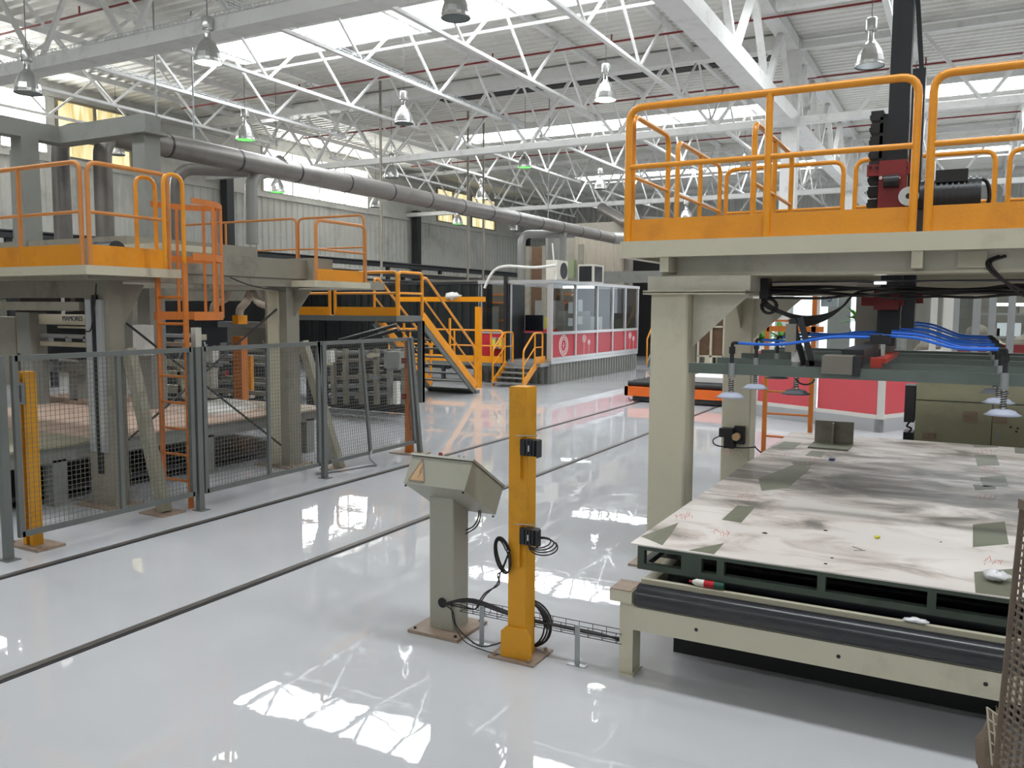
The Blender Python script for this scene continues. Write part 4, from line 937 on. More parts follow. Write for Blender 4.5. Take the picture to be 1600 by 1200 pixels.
# ======================= CROSSOVER STAIR =======================
SX, SY = -9.15, 13.4
t = thing('crossover_stair', 'yellow railed walkway with a steep grey treaded stair in the centre distance', 'stair', (SX, SY, 0))
zd_ = 1.66
MB().box(-15.6, SX, 12.55, SY + 0.02, zd_ - 0.10, zd_).build('walkway', 'fence_grey', t)
for x in (-12.4, SX - 0.06): MB().box(x - 0.0, x + 0.10, SY - 0.1, SY, 0, zd_ - 0.1).build('support_post', 'fence_grey', t)
MB().box(SX - 0.04, SX + 0.04, SY - 0.08, SY, 0, zd_ - 0.1).build('support_post', 'fence_grey', t)
hoop(t, (-15.4, 12.6), (-10.75, 12.6), zd_, 0.80, 'yellow', 0.03, posts=(0.33, 0.66), toe=0.16)
a_ = at(655, 430, y=12.6)
hoop(t, (-10.62, 12.6), (SX - 0.02, 12.6), zd_, 0.80, 'yellow', 0.03, posts=(), toe=0.16)
hoop(t, (SX, 12.62), (SX, SY - 0.02), zd_, 0.80, 'yellow', 0.028, mid=True, toe=0.0)
ys, ye = SY, 15.38; wdt = 1.15
for x in (SX - 0.02, SX - wdt):
    MB().bar((x, ys, zd_ - 0.10), (x, ye, 0.07), 0.035, 0.2).build('stringer', 'fence_grey', t)
    MB().bar((x + 0.022, ys, zd_ + 0.0), (x + 0.022, ye, 0.16), 0.012, 0.16).build('stringer_plate', 'yellow', t)
    MB().tube(round_path([(x, ys, zd_), (x, ys, zd_ + 0.72), (x, ys + 0.15, zd_ + 0.72), (x, ye + 0.0, 0.98), (x, ye, 0.05)], 0.14, 6), 0.026).build('hand_rail', 'yellow', t)
    MB().tube([(x, ys, zd_ + 0.36), (x, ye, 0.52)], 0.018, 8).build('mid_rail', 'yellow', t)
    MB().tube([(x, (ys + ye) / 2, zd_ / 2), (x, (ys + ye) / 2, zd_ / 2 + 0.78)], 0.026, 8).build('post', 'yellow', t)
for k in range(9):
    f_ = (k + 0.7) / 9.3; y = ys + (ye - ys) * f_; z = zd_ * (1 - f_)
    MB().box(SX - wdt, SX, y - 0.1, y + 0.1, z - 0.02, z + 0.01).build('tread', 'fence_grey', t)
MB().box(SX - wdt - 0.05, SX + 0.05, ye - 0.05, ye + 0.08, 0, 0.07).build('bottom_tread', 'fence_grey', t)
# yellow portal frame with flat beam behind
t = thing('portal_frame', 'yellow flat beam on a perforated yellow post behind the crossover stair', 'frame', (-11, 16.5, 0))
a = at(620, 462, y=16.5); b = at(757, 468, y=16.5)
MB().box(a.x, b.x, 16.45, 16.55, a.z - 0.14, a.z - 0.03).build('beam', 'yellow', t)
a = at(747, 500, y=16.5); MB().box(a.x - 0.06, a.x + 0.06, 16.46, 16.58, 0, a.z + 0.3).build('post', 'yellow', t)
o = MB().blob(at(708, 463, y=16.5), 0.17, (1.2, 0.6, 0.5), 0.3, 12, 3).build('white_bag', 'bag_white'); tag(o, 'crumpled white sack lying on the yellow flat beam', 'sack')
# low side platform
t = thing('low_platform', 'low yellow edged platform with railings between the two stairs', 'platform', (-10.5, 17, 0))
MB().box(-13.2, -9.78, 17.62, 18.15, 0.42, 0.50).build('deck', 'fence_grey', t)
hoop(t, (-13.1, 17.65), (-10.45, 17.65), 0.5, 0.78, 'yellow', 0.024, posts=(0.25, 0.5, 0.75), toe=0.16)
hoop(t, (-10.38, 17.65), (-9.76, 17.65), 0.5, 0.78, 'yellow', 0.024, posts=(0.5,), toe=0.16)
for x in (-13, -11.5, -10): MB().box(x, x + 0.08, 17.65, 17.73, 0, 0.42).build('leg', 'dark_metal', t)
# small stair in front of the cabin door
t = thing('cabin_stair', 'small grey stair with yellow handrails up to the cabin door', 'stair', (-9.2, 17.1, 0))
x0, x1 = -9.66, -8.86
MB().box(x0 - 0.1, -8.74, 17.66, 18.15, 0.44, 0.52).build('landing', 'galv', t)
for k in range(4): MB().box(x0, x1, 16.98 + 0.17 * k, 17.16 + 0.17 * k, 0.10 + 0.11 * k - 0.03, 0.10 + 0.11 * k).build('tread', 'galv', t)
for x in (x0, x1):
    MB().bar((x, 17.0, 0.06), (x, 17.7, 0.5), 0.02, 0.16).build('stringer', 'yellow', t)
    MB().tube(round_path([(x, 17.02, 0.05), (x, 17.02, 0.85), (x, 17.55, 1.24), (x, 18.0, 1.24), (x, 18.0, 0.5)], 0.09, 5), 0.022).build('hand_rail', 'yellow', t)
    MB().tube([(x, 17.02, 0.5), (x, 17.6, 0.9), (x, 18.0, 0.9)], 0.015, 8).build('mid_rail', 'yellow', t)
    MB().tube([(x, 17.6, 0.5), (x, 17.6, 1.24)], 0.02, 8).build('post', 'yellow', t)
MB().box(x1 - 0.01, x1 + 0.01, 17.6, 18.15, 0.5, 0.68).build('toe_board', 'yellow', t)
for i, m_ in enumerate(('screen', 'white_plastic', 'blue_trim')):
    p = at(690 + i * 9, 560, y=17.9); p.z = 0.5; o = MB().lathe([(0, 0), (0.06, 0), (0.06, 0.22), (0.025, 0.27), (0.025, 0.31), (0, 0.31)], p, 12).build('bottle', m_); tag(o, ['dark plastic bottle standing on the low platform, leftmost', 'white plastic bottle standing on the low platform, middle', 'bluish plastic bottle standing on the low platform, rightmost'][i], 'bottle', 'bottles on the low platform')
# ======================= RED PANELLED CABIN =======================
CX, CY0, CY1, CXL, CZ = -8.72, 18.2, 24.2, -10.72, 2.5
t = thing('control_cabin', 'long glazed control cabin with red lower panels on a ribbed grey base', 'cabin', ((CX + CXL) / 2, CY0, 0))
pr = corrug((CY0, CY1), 0.19, 0.06); n = len(pr)
MB().add([(CX - o, y, 0.0) for y, o in pr] + [(CX - o, y, 0.48) for y, o in pr], [(i, i + 1, n + i + 1, n + i) for i in range(n - 1)]).build('ribbed_base', 'frame_grey', t)
pr = corrug((CXL, CX), 0.19, 0.06); n = len(pr)
MB().add([(x, CY0 + o, 0.0) for x, o in pr] + [(x, CY0 + o, 0.48) for x, o in pr], [(i, n + i, n + i + 1, i + 1) for i in range(n - 1)]).build('ribbed_base', 'frame_grey', t)
MB().box(CXL, CX + 0.02, CY0 - 0.02, CY1, 0.48, 0.56).build('floor_slab', 'alu', t)
rfm = MB().box(CXL - 0.03, CX + 0.04, CY0 - 0.04, CY0 + 0.06, CZ - 0.08, CZ).box(CXL - 0.03, CX + 0.04, CY1 - 0.07, CY1 + 0.03, CZ - 0.08, CZ).box(CX - 0.06, CX + 0.04, CY0 + 0.06, CY1 - 0.07, CZ - 0.08, CZ).box(CXL - 0.03, CXL + 0.07, CY0 + 0.06, CY1 - 0.07, CZ - 0.08, CZ)
for yy in (18.8, 19.35, 21.3, 21.95): rfm.box(CXL + 0.07, CX - 0.06, yy, yy + 0.08, CZ - 0.06, CZ)
rfm.build('roof_frame', 'alu', t)
mull = [18.2, 19.62, 21.03, 22.15, 23.15, 24.2]
fr = MB()
for y in mull: fr.box(CX - 0.05, CX + 0.015, y - 0.035, y + 0.035, 0.56, CZ - 0.08)
for z in (0.60, 1.22): fr.box(CX - 0.045, CX + 0.012, CY0, CY1, z - 0.035, z + 0.035)
for x in (CXL, CXL + 0.02, -9.94, -9.86): fr.box(x - 0.02, x + 0.04, CY0 - 0.015, CY0 + 0.05, 0.56, CZ - 0.08)
fr.box(CXL, -9.9, CY0 - 0.012, CY0 + 0.05, 1.185, 1.255).box(CX - 0.12, CX + 0.01, CY0 - 0.01, CY0 + 0.06, 0.56, CZ - 0.08)
fr.build('frame', 'alu', t)
for i in range(5):
    y0, y1 = mull[i] + 0.035, mull[i + 1] - 0.035
    MB().box(CX - 0.03, CX - 0.02, y0, y1, 0.635, 1.185).build('red_panel', 'red_panel', t)
    MB().box(CX - 0.03, CX - 0.025, y0, y1, 1.255, CZ - 0.08).build('window_pane', 'glass', t)
MB().box(CXL + 0.04, -9.92, CY0, CY0 + 0.01, 0.635, 1.185).build('red_panel', 'red_panel', t)
MB().box(CXL + 0.04, -9.92, CY0, CY0 + 0.005, 1.255, CZ - 0.08).build('window_pane', 'glass', t)
MB().box(-9.98, -9.90, CY0 - 0.1, CY0 - 0.02, 0.52, CZ + 0.1).build('door_post', 'black_rubber', t)
d_ = MB().box(-9.88, -9.84, CY0 - 0.02, CY0 + 0.75, 0.56, 2.4).build('open_door', 'dark_metal', t)
# rear and far walls, interior
MB().box(CXL - 0.02, CXL, CY0, CY1, 0.56, 1.22).build('rear_panel', 'red_panel', t)
for y in (20.2, 22.2): MB().box(CXL - 0.02, CXL + 0.02, y, y + 0.05, 1.2, CZ - 0.08).build('rear_mullion', 'alu', t)
MB().box(CXL, CX, CY1 - 0.02, CY1, 0.56, 1.22).build('far_panel', 'red_panel', t)
# emblems
e = MB(); yc, zc = 18.93, 0.91
for r_ in (0.25, 0.15):
    P = [(CX - 0.016, yc + r_ * math.cos(a * math.pi / 16), zc + r_ * math.sin(a * math.pi / 16)) for a in range(32)]; e.tube(P, 0.009 if r_ < .2 else 0.012, 6, closed=True)
for a in range(24):
    a_ = a * math.pi / 12; e.tube([(CX - 0.016, yc + 0.18 * math.cos(a_), zc + 0.18 * math.sin(a_)), (CX - 0.016, yc + 0.22 * math.cos(a_), zc + 0.22 * math.sin(a_))], 0.012, 4)
e.tube([(CX - 0.016, yc, zc - 0.08), (CX - 0.016, yc, zc + 0.08)], 0.008, 4).tube([(CX - 0.016, yc - 0.06, zc), (CX - 0.016, yc + 0.06, zc)], 0.008, 4)
e.build('round_emblem', 'mark_white', t)
def rose(y, z, r_):
    e = MB()
    P = [(CX - 0.016, y + r_ * (1 - i / 40) * math.cos(i * 0.5), z + r_ * (1 - i / 40) * math.sin(i * 0.5)) for i in range(38)]; e.tube(P, 0.009, 5)
    e.tube([(CX - 0.016, y, z - r_), (CX - 0.016, y - 0.01, 0.64)], 0.008, 4)
    e.build('flower_emblem', 'mark_white', t)
rose(20.2, 1.03, 0.12); rose(20.52, 0.93, 0.08); rose(23.6, 1.03, 0.12); rose(23.9, 0.93, 0.08)
for (y, z, h, m_) in ((19.25, 1.7, .28, 'paper'), (19.25, 1.38, .2, 'paper'), (19.85, 1.75, .3, 'paper'), (19.85, 1.42, .2, 'white_plastic')):
    MB().box(CX - 0.045, CX - 0.04, y, y + 0.28, z, z + h).build('posted_sheet', m_, t)
o = MB().box(-9.6, -9.0, 20.4, 21.2, 0.56, 1.75).build('locker', 'frame_grey'); tag(o, 'grey locker standing inside the long cabin', 'locker')
o = MB().box(-9.2, -8.85, 21.3, 21.7, 0.56, 1.6).build('water_heater', 'white_plastic'); tag(o, 'white appliance inside the long cabin behind the third window', 'appliance')
MB().box(CXL, CX, CY1 - 0.03, CY1, 1.22, CZ - 0.08).build('far_wall', 'partition', t)
t2 = thing('desk_monitor', 'dark computer monitor with a yellow note just inside the cabin door', 'monitor', (-9.4, 18.9, 0.56))
MB().box(-9.9, -9.0, 18.9, 19.4, 0.56, 1.2).build('desk', 'dark_metal', t2); MB().box(-9.85, -9.35, 19.0, 19.05, 1.25, 1.65).build('screen', 'screen', t2); MB().box(-9.3, -9.08, 19.0, 19.02, 1.32, 1.6).build('note', 'yellow_note', t2)
o = MB().box(-9.9, -9.0, 21.36, 21.46, 2.38, 2.44).build('tube_lamp', 'tube_light'); tag(o, 'small lit strip lamp under the cabin ceiling', 'lamp')
# switch boxes at door
for x, m_ in ((-10.25, 'alu'), (-10.0, 'yellow_note')):
    pass
t2 = thing('switch_box', 'pair of grey boxes with yellow stickers on the front of the long cabin', 'switch box', (-10.2, 18.1, 0.8))
for x in (-10.35, -10.12): MB().box(x, x + 0.17, 18.08, 18.18, 0.82, 1.1).build('box', 'alu', t2); MB().box(x + .02, x + 0.15, 18.07, 18.08, 0.85, 1.05).build('sticker', 'yellow_note', t2)
# air conditioners on the roof
def ac(label, y, x, w_=0.62, d_=0.3, h=0.5, fan=True):
    t = thing('air_conditioner', label, 'air conditioner', (x, y, CZ))
    MB().box(x - d_, x, y, y + w_, CZ + 0.02, CZ + h).build('casing', 'ac_white', t)
    for dy in (0.06, w_ - 0.1): MB().box(x - d_, x, y + dy, y + dy + 0.04, CZ, CZ + 0.02).build('foot', 'dark_metal', t)
    if fan:
        MB().cyl((x, y + w_ * .62, CZ + h * .5), (x + 0.012, y + w_ * .62, CZ + h * .5), 0.2, 24).build('fan_grille', 'dark_metal', t)
    else:
        MB().box(x, x + 0.01, y + 0.1, y + w_ - 0.12, CZ + 0.06, CZ + h - 0.05).build('grille', 'dark_metal', t)
        MB().box(x - d_ + .04, x - .04, y - 0.01, y, CZ + 0.06, CZ + h - 0.05).build('side_grille', 'dark_metal', t)
ac('cream air conditioner with a round fan on the cabin roof', 18.75, -8.85)
ac('square air conditioner with dark grilles on the cabin roof, right of the round fan one', 21.25, -8.95, 0.75, 0.45, 0.52, False)
o = MB().tube(smooth_path([at(757, 450, y=18.1), at(770, 425, y=18.1), at(790, 416, y=18.1), at(835, 418, y=18.1), at(870, 414, y=18.2)], 8), 0.035, 8).build('insulated_hose', 'white_plastic'); tag(o, 'white insulated hose arching over the cabin roof to the air conditioner', 'hose')
o = MB().tube([at(863, 380, y=18.3), at(868, 437, y=18.3)], 0.02, 8).build('conduit', 'white_plastic'); tag(o, 'thin pale conduit standing beside the cream air conditioner', 'pipe')
# ======================= RIGHT GANTRY =======================
GX0, GY0, GY1 = -2.12, 5.5, 8.0
t = thing('gantry_platform', 'large cream edged gantry platform with yellow railings, upper right', 'platform', (-0.5, GY0, 2.1))
MB().box(GX0, 4.5, GY0, GY0 + 0.08, 2.155, 2.265).box(GX0, GX0 + 0.08, GY0 + 0.08, GY1, 2.155, 2.265).build('edge_beam', 'beige', t)
MB().box(GX0 + 0.08, 4.5, GY0 + 0.08, 6.2, 2.22, 2.24).box(GX0 + 0.08, -0.95, 6.2, 7.0, 2.22, 2.24).box(0.05, 4.5, 6.2, 7.0, 2.22, 2.24).box(GX0 + 0.08, 4.5, 7.0, GY1, 2.22, 2.24).build('deck_plate', 'machine_grey', t)
MB().box(-1.86, 4.5, 5.72, 5.84, 2.04, 2.22).build('main_beam', 'beige_shiny', t)
MB().box(-1.86, 4.5, 5.70, 5.95, 2.03, 2.045).build('beam_flange', 'beige', t)
MB().box(-1.95, -1.25, 5.60, 5.9, 1.93, 2.03).build('end_beam', 'beige_shiny', t)
MB().box(-1.97, -1.27, 5.56, 5.92, 1.905, 1.915).box(-1.97, -1.27, 5.56, 5.92, 1.922, 1.932).build('joint_flange', 'beige', t)
MB().box(-1.95, -1.60, 5.9, 7.75, 1.93, 2.20).build('side_beam', 'beige', t)
MB().box(-1.9, 4.5, 7.70, 7.90, 1.93, 2.20).build('rear_beam', 'beige', t)
MB().box(-1.5, -0.7, 7.62, 7.70, 1.94, 2.04).build('rear_plate', 'beige_shiny', t)
for x in (-1.84, -0.30): MB().box(x, x + 0.06, GY0 + 0.02, GY0 + 0.4, 2.055, 2.155).build('bracket', 'beige', t)
MB().box(-0.06, 0.09, 5.70, 5.72, 2.06, 2.16).build('small_plate', 'beige', t)
for x0, x1, y in ((-1.66, -1.28, 5.72), (-1.66, -1.26, 7.66)):
    MB().prism([(x0, y, 1.905), (x1, y, 1.905), (x0, y, 1.55)], (0, 0.012, 0)).build('gusset', 'beige_shiny', t)
MB().prism([(-1.78, 7.64, 1.9), (-1.78, 7.35, 1.9), (-1.78, 7.64, 1.62)], (0.01, 0, 0)).build('gusset', 'beige', t)
hoop(t, (GX0 + 0.04, GY0 + 0.03), (-0.305, GY0 + 0.03), 2.265, 0.895, 'yellow', 0.024, posts=(0.525,), toe=0.15, mids=(0.56,), rc=0.1)
hoop(t, (-0.225, GY0 + 0.03), (2.2, GY0 + 0.03), 2.265, 0.895, 'yellow', 0.024, posts=(0.6,), toe=0.15, mids=(0.56,), rc=0.1)
hoop(t, (GX0 + 0.05, GY0 + 0.09), (GX0 + 0.05, GY0 + 0.86), 2.265, 0.86, 'yellow', 0.02, toe=0.15, posts=())
hoop(t, (GX0 + 0.05, GY0 + 1.1), (GX0 + 0.05, GY1 - 0.1), 2.265, 0.86, 'yellow', 0.02, toe=0.15, posts=(0.5,))
hoop(t, (-1.35, 6.05), (-1.35, GY1 - 0.55), 2.24, 0.86, 'yellow', 0.02, posts=(0.5,))
hoop(t, (GX0 + 0.1, GY1 - 0.06), (-1.0, GY1 - 0.06), 2.265, 0.83, 'yellow', 0.02, toe=0.15, posts=(0.4,))
hoop(t, (-0.9, GY1 - 0.06), (0.15, GY1 - 0.06), 2.265, 0.83, 'yellow', 0.02, toe=0.15, posts=(0.4,))
hoop(t, (0.25, GY1 - 0.06), (2.6, GY1 - 0.06), 2.265, 0.83, 'yellow', 0.02, toe=0.15, posts=(0.5,))
for (y, lab) in ((5.60, 'pale steel gantry column in front, beside the big smeared table'), (7.62, 'pale steel gantry column behind, with the small black valve block')):
    t2 = thing('gantry_column', lab, 'column', (-1.8, y, 0))
    MB().cbox(-1.925, -1.665, y, y + 0.24, 0.015, 1.905, 0.012).build('shaft', 'beige', t2)
    MB().box(-2.02, -1.57, y - 0.1, y + 0.34, 0, 0.015).build('base_plate', 'rust_plate', t2)
# valve block on rear column
p = at(1143, 680, y=7.6)
t2 = thing('valve_block', 'black valve block with an orange knob on the rear gantry column', 'valve', (p.x, 7.58, p.z))
MB().box(p.x - 0.09, p.x + 0.03, 7.5, 7.6, p.z - 0.01, p.z + 0.07).box(p.x - 0.05, p.x + 0.04, 7.52, 7.62, p.z - 0.11, p.z).box(p.x + 0.03, p.x + 0.12, 7.56, 7.62, p.z - 0.07, p.z + 0.09).build('block', 'black_rubber', t2)
MB().cyl((p.x + 0.06, 7.5, p.z + 0.0), (p.x + 0.06, 7.56, p.z + 0.0), 0.035, 12).build('knob', 'sign_amber', t2)
MB().tube(smooth_path([(p.x - 0.08, 7.52, p.z), (p.x - 0.14, 7.5, p.z - 0.04), (p.x - 0.1, 7.5, p.z - 0.09), (p.x + 0.1, 7.55, p.z - 0.10), (p.x + 0.22, 7.6, p.z - 0.09)]), 0.006, 6).build('hose', 'cable_black', t2)
o = MB().tube(smooth_path([at(1172, 640, y=8.6), at(1176, 690, y=8.6), at(1190, 708, y=8.6)]), 0.008, 6).build('hanging_cable', 'cable_black'); tag(o, 'thin dark cable hanging right of the rear gantry column', 'cable')
# black mast with lifting head
MX, MY = -0.56, 6.35
a = at(1387, 200, y=MY); b = at(1419, 200, y=MY)
t = thing('lifting_mast', 'tall black square lifting mast rising through the gantry platform to the roof', 'mast', (MX, MY, 1.5))
MB().box(a.x, b.x, MY, MY + 0.16, 1.62, 7.7).build('front_tube', 'mast_black', t)
MB().box(b.x + 0.01, b.x + 0.09, MY + 0.03, MY + 0.15, 1.62, 3.42).build('rear_tube', 'mast_black', t)
MB().bar((b.x + 0.01, MY + 0.12, 3.95), (b.x + 0.06, MY + 0.12, 3.42), 0.03).build('stay', 'mast_black', t)
ch = MB(); z = 2.25
while z < 3.12:
    ch.box(a.x - 0.11, a.x - 0.03, MY + 0.02, MY + 0.16, z, z + 0.065).box(a.x - 0.12, a.x - 0.005, MY + 0.05, MY + 0.12, z + 0.02, z + 0.045); z += 0.085
ch.box(a.x - 0.05, a.x, MY + 0.02, MY + 0.14, 2.2, 3.12)
ch.build('cable_chain', 'black_rubber', t)
RX = (a.x + b.x) / 2
pxbox(1374, 250, 1413, 335, MY - 0.06, 0.06, 'red_clamp', 'red_paint', t)
pxbox(1355, 255, 1432, 273, MY - 0.05, 0.04, 'clamp_arm', 'red_paint', t)
p = at(1381, 283, y=MY - 0.08); q = at(1405, 283, y=MY - 0.08); p.z = q.z = (p.z + q.z) / 2
MB().cyl(p, q, 0.042, 18).build('guide_roller', 'dark_metal', t)
for px in (1376, 1404): p = at(px, 278, y=MY - 0.08); MB().cyl(p, p + Vector((0, 0.02, 0)), 0.012, 10).build('roller_pin', 'chrome', t)
for px in (1360, 1370, 1416, 1425): p = at(px, 262, y=MY - 0.052); MB().cyl(p, p - Vector((0, 0.006, 0)), 0.010, 8).build('slot_screw', 'black_rubber', t)
pxbox(1346, 464, 1412, 478, MY - 0.04, 0.04, 'lower_clamp_arm', 'red_paint', t)
pxbox(1366, 452, 1404, 484, MY - 0.08, 0.04, 'lower_clamp', 'red_paint', t)
pxbox(1404, 460, 1442, 474, MY + 0.2, 0.05, 'lower_clamp_arm', 'red_paint', t)
pxbox(1371, 484, 1398, 540, MY + 0.02, 0.16, 'stub', 'dark_metal', t)
pxbox(1402, 486, 1410, 520, MY + 0.05, 0.03, 'air_cylinder', 'white_plastic', t)
pxbox(1377, 452, 1390, 464, MY - 0.11, 0.03, 'sensor', 'black_rubber', t)
o = MB().box(RX - 0.07, RX + 0.0, 5.96, 5.99, 1.975, 1.99).build('strip_light', 'tube_light'); tag(o, 'small bright work light under the gantry beam', 'lamp')
t = thing('drive_motor', 'black geared drive motor behind the gantry railing', 'motor', (0.1, 6.3, 2.26))
c = at(1495, 308, y=6.4)
MB().cyl((c.x - 0.22, 6.4, c.z), (c.x + 0.14, 6.4, c.z), 0.12, 20).build('motor_body', 'dark_metal', t)
f = MB()
for k in range(10): f.cyl((c.x - 0.20 + k * 0.034, 6.4, c.z), (c.x - 0.19 + k * 0.034, 6.4, c.z), 0.13, 20)
f.build('cooling_fins', 'dark_metal', t)
MB().box(c.x - 0.13, c.x + 0.06, 6.3, 6.5, c.z + 0.09, c.z + 0.17).build('terminal_box', 'black_rubber', t)
MB().box(c.x - 0.25, c.x + 0.1, 6.3, 6.5, 2.24, c.z - 0.08).build('foot', 'dark_metal', t)
MB().tube(smooth_path([(c.x + 0.06, 6.4, c.z + 0.11), (c.x + 0.16, 6.4, c.z + 0.10), (c.x + 0.19, 6.42, c.z), (c.x + 0.17, 6.42, c.z - 0.1)]), 0.012, 6).build('motor_cable', 'cable_black', t)
c = at(1420, 307, y=6.2)
MB().cyl((c.x, 6.18, c.z), (c.x, 6.26, c.z), 0.062, 24).build('pulley', 'chrome', t)
MB().cyl((c.x, 6.17, c.z), (c.x, 6.18, c.z), 0.018, 12).build('pulley_bore', 'black_rubber', t)
# cables under the beam
t = thing('cable_bundle', 'black cable bundles slung beneath the gantry main beam', 'cable', (-1, 6.0, 1.9))
rn = random.Random(5)
for k in range(7):
    P = []; x = -1.28
    while x < 2.0: P.append((x, 6.02 + rn.uniform(0, .12), 1.955 - 0.018 * (k % 4) + rn.uniform(-0.02, 0.012))); x += 0.22
    MB().tube(smooth_path(P, 3), 0.009, 6).build('cable', 'cable_black', t)
MB().box(-1.28, 3.0, 6.0, 6.2, 1.99, 2.0).build('tray_plate', 'dark_metal', t)
MB().box(-1.26, -1.20, 5.93, 6.05, 1.88, 2.02).build('cable_clip', 'black_rubber', t)
for k in range(5):
    P = [(-1.23, 6.0, 1.97), (-1.24, 5.98, 1.88 - .01 * k), (-1.13 + 0.02 * k, 5.98, 1.80 - 0.012 * k), (-0.98, 6.0, 1.76 - 0.016 * k), (-0.84, 6.05, 1.775 - 0.008 * k), (-0.74, 6.1, 1.83), (-0.66, 6.1, 1.92), (-0.5, 6.1, 1.95)]
    MB().tube(smooth_path(P), 0.008, 6).build('hanging_cable', 'cable_black', t)
MB().tube([(-1.20 + 0.05 * math.cos(a_ * .5), 5.95 + 0.005 * a_ * .2, 1.83 + 0.05 * math.sin(a_ * .5)) for a_ in range(40)], 0.01, 6).build('cable_coil', 'cable_black', t)
o = MB()
for k in range(2): o.tube(smooth_path([at(1572 - 10 * k, 400, y=5.715), at(1548 - 6 * k, 410, y=5.70), at(1560 - 5 * k, 430, y=5.68), at(1600, 462 - 8 * k, y=5.66), at(1660, 470 - 8 * k, y=5.7), at(1700, 430 - 8 * k, y=5.72)]), 0.009, 6)
o = o.build('hanging_cable', 'cable_black'); tag(o, 'pair of black cables looping down at the right edge below the gantry beam', 'cable')
# ======================= VACUUM GRIPPER =======================
BX0, BX1, BZ = -1.47, 1.6, 1.45
t = thing('vacuum_gripper', 'grey green vacuum gripper frame with blue air hoses hanging under the gantry', 'gripper', (-0.5, 5.0, 1.4))
bys = [5.0, 5.66, 6.36, 7.05, 7.6]
for i, y in enumerate(bys):
    MB().box(BX0, BX1, y, y + 0.05, BZ - 0.03, BZ + 0.03).build('cross_bar', 'bar_green', t)
MB().box(-0.70, -0.54, 4.96, 5.14, BZ - 0.0, BZ + 0.10).build('clamp_block', 'interior_grey', t)
MB().box(-0.54, -0.50, 4.98, 5.12, BZ - 0.01, BZ + 0.10).build('clamp_plate', 'dark_metal', t)
MB().box(-0.62, -0.50, 5.14, 7.7, BZ + 0.04, BZ + 0.13).build('spine_beam', 'dark_metal', t)
MB().box(-0.44, -0.38, 5.1, 6.1, BZ + 0.06, BZ + 0.085).build('red_guide', 'red_bright', t)
MB().box(-0.46, -0.40, 5.08, 5.14, BZ + 0.035, BZ + 0.09).build('red_block', 'red_bright', t)
MB().cyl((-0.42, 5.3, BZ + 0.09), (-0.42, 5.3, BZ + 0.16), 0.018, 12).build('fitting', 'chrome', t)
MB().bar((-0.86, 5.35, BZ + 0.02), (-0.93, 5.3, BZ + 0.30), 0.035, 0.03).bar((-0.80, 5.32, BZ + 0.02), (-0.885, 5.32, BZ + 0.31), 0.04, 0.03).build('valve_linkage', 'dark_metal', t)
MB().box(-0.96, -0.90, 5.28, 5.36, BZ + 0.10, BZ + 0.27).build('valve_body', 'machine_grey', t)
MB().box(-0.84, -0.72, 5.3, 5.5, BZ - 0.02, BZ + 0.05).build('bracket', 'black_rubber', t)
MB().tube([(-0.8 + 0.05 * math.cos(a_ * math.pi / 10), 5.06, BZ - 0.04 - 0.035 * math.sin(a_ * math.pi / 10)) for a_ in range(11)], 0.005, 6).build('loop_cable', 'cable_black', t)
def sucker(x, y, m='cup', parent=None, zc=1.285, top=1.60, cyl=False):
    s_ = MB().lathe([(0.0, 0.028), (0.03, 0.03), (0.058, 0.022), (0.066, 0.012), (0.088, 0.0), (0.082, -0.002), (0.0, 0.008)], (x, y, zc), 24).build('suction_cup', m, parent)
    MB().cyl((x, y, zc + 0.028), (x, y, BZ - 0.05), 0.011, 12).build('plunger', 'chrome', s_)
    sp = MB(); z0 = zc + 0.035
    sp.tube([(x + 0.015 * math.cos(k * 0.8), y + 0.015 * math.sin(k * 0.8), z0 + k * 0.0016) for k in range(int((BZ - 0.055 - z0) / 0.0016))], 0.003, 4); sp.build('spring', 'dark_metal', s_)
    MB().cyl((x, y, BZ - 0.045), (x, y, BZ + 0.038), 0.021 if not cyl else 0.03, 18).build('holder', 'galv', s_)
    MB().cyl((x, y, BZ + 0.038), (x, y, top - 0.03), 0.012 if not cyl else 0.034, 16).build('upper_rod', 'dark_metal' if not cyl else 'white_plastic', s_)
    if not cyl:
        MB().box(x - 0.015, x + 0.015, y - 0.015, y + 0.015, top - 0.055, top - 0.015).build('hose_fitting', 'black_rubber', s_)
        MB().tube(round_path([(x, y, top - 0.02), (x, y, top + 0.01), (x + 0.035 * (1 if x < -.4 else -1), y, top + 0.008)], 0.02, 4), 0.010, 8).build('hose_elbow', 'black_rubber', s_)
CL, CR = -1.21, 0.19
for i, y in enumerate(bys):
    sucker(CL, y - 0.0, 'cup' if i < 2 else 'cup_dark', t, zc=1.285 + (0 if i < 2 else 0.02))
    sucker(CR, y - 0.0, 'cup', t, zc=1.27)
sucker(-0.90, 5.36, 'cup_dark', t, zc=1.29, top=1.62, cyl=True)
def hose(x0, x1, y, z0, z1, hump, r=0.0085):
    P = [(x0, y, z0), (x0 + (x1 - x0) * .35, y, z0 + (z1 - z0) * .2 - 0.01), (x0 + (x1 - x0) * .7, y + .02, z0 + (z1 - z0) * .75 + hump), (x1, y + .05, z1)]
    MB().tube(smooth_path(P), r, 8).build('air_hose', 'hose_blue', t)
for i, y in enumerate(bys):
    hose(CL + 0.03, -0.45, y, 1.607, 1.655, 0.008)
    hose(CR - 0.03, -0.40, y, 1.607, 1.665 + 0.012 * i, 0.006)
    if i < 2: hose(CR - 0.03, -0.36, y + 0.04, 1.612, 1.68 + 0.012 * i, 0.006, 0.006)
MB().cyl((-0.44, 5.02, 1.63), (-0.40, 5.02, 1.665), 0.02, 10).build('manifold', 'black_rubber', t)
MB().box(-0.46, -0.36, 5.0, 5.06, 1.62, 1.67).build('manifold', 'black_rubber', t)
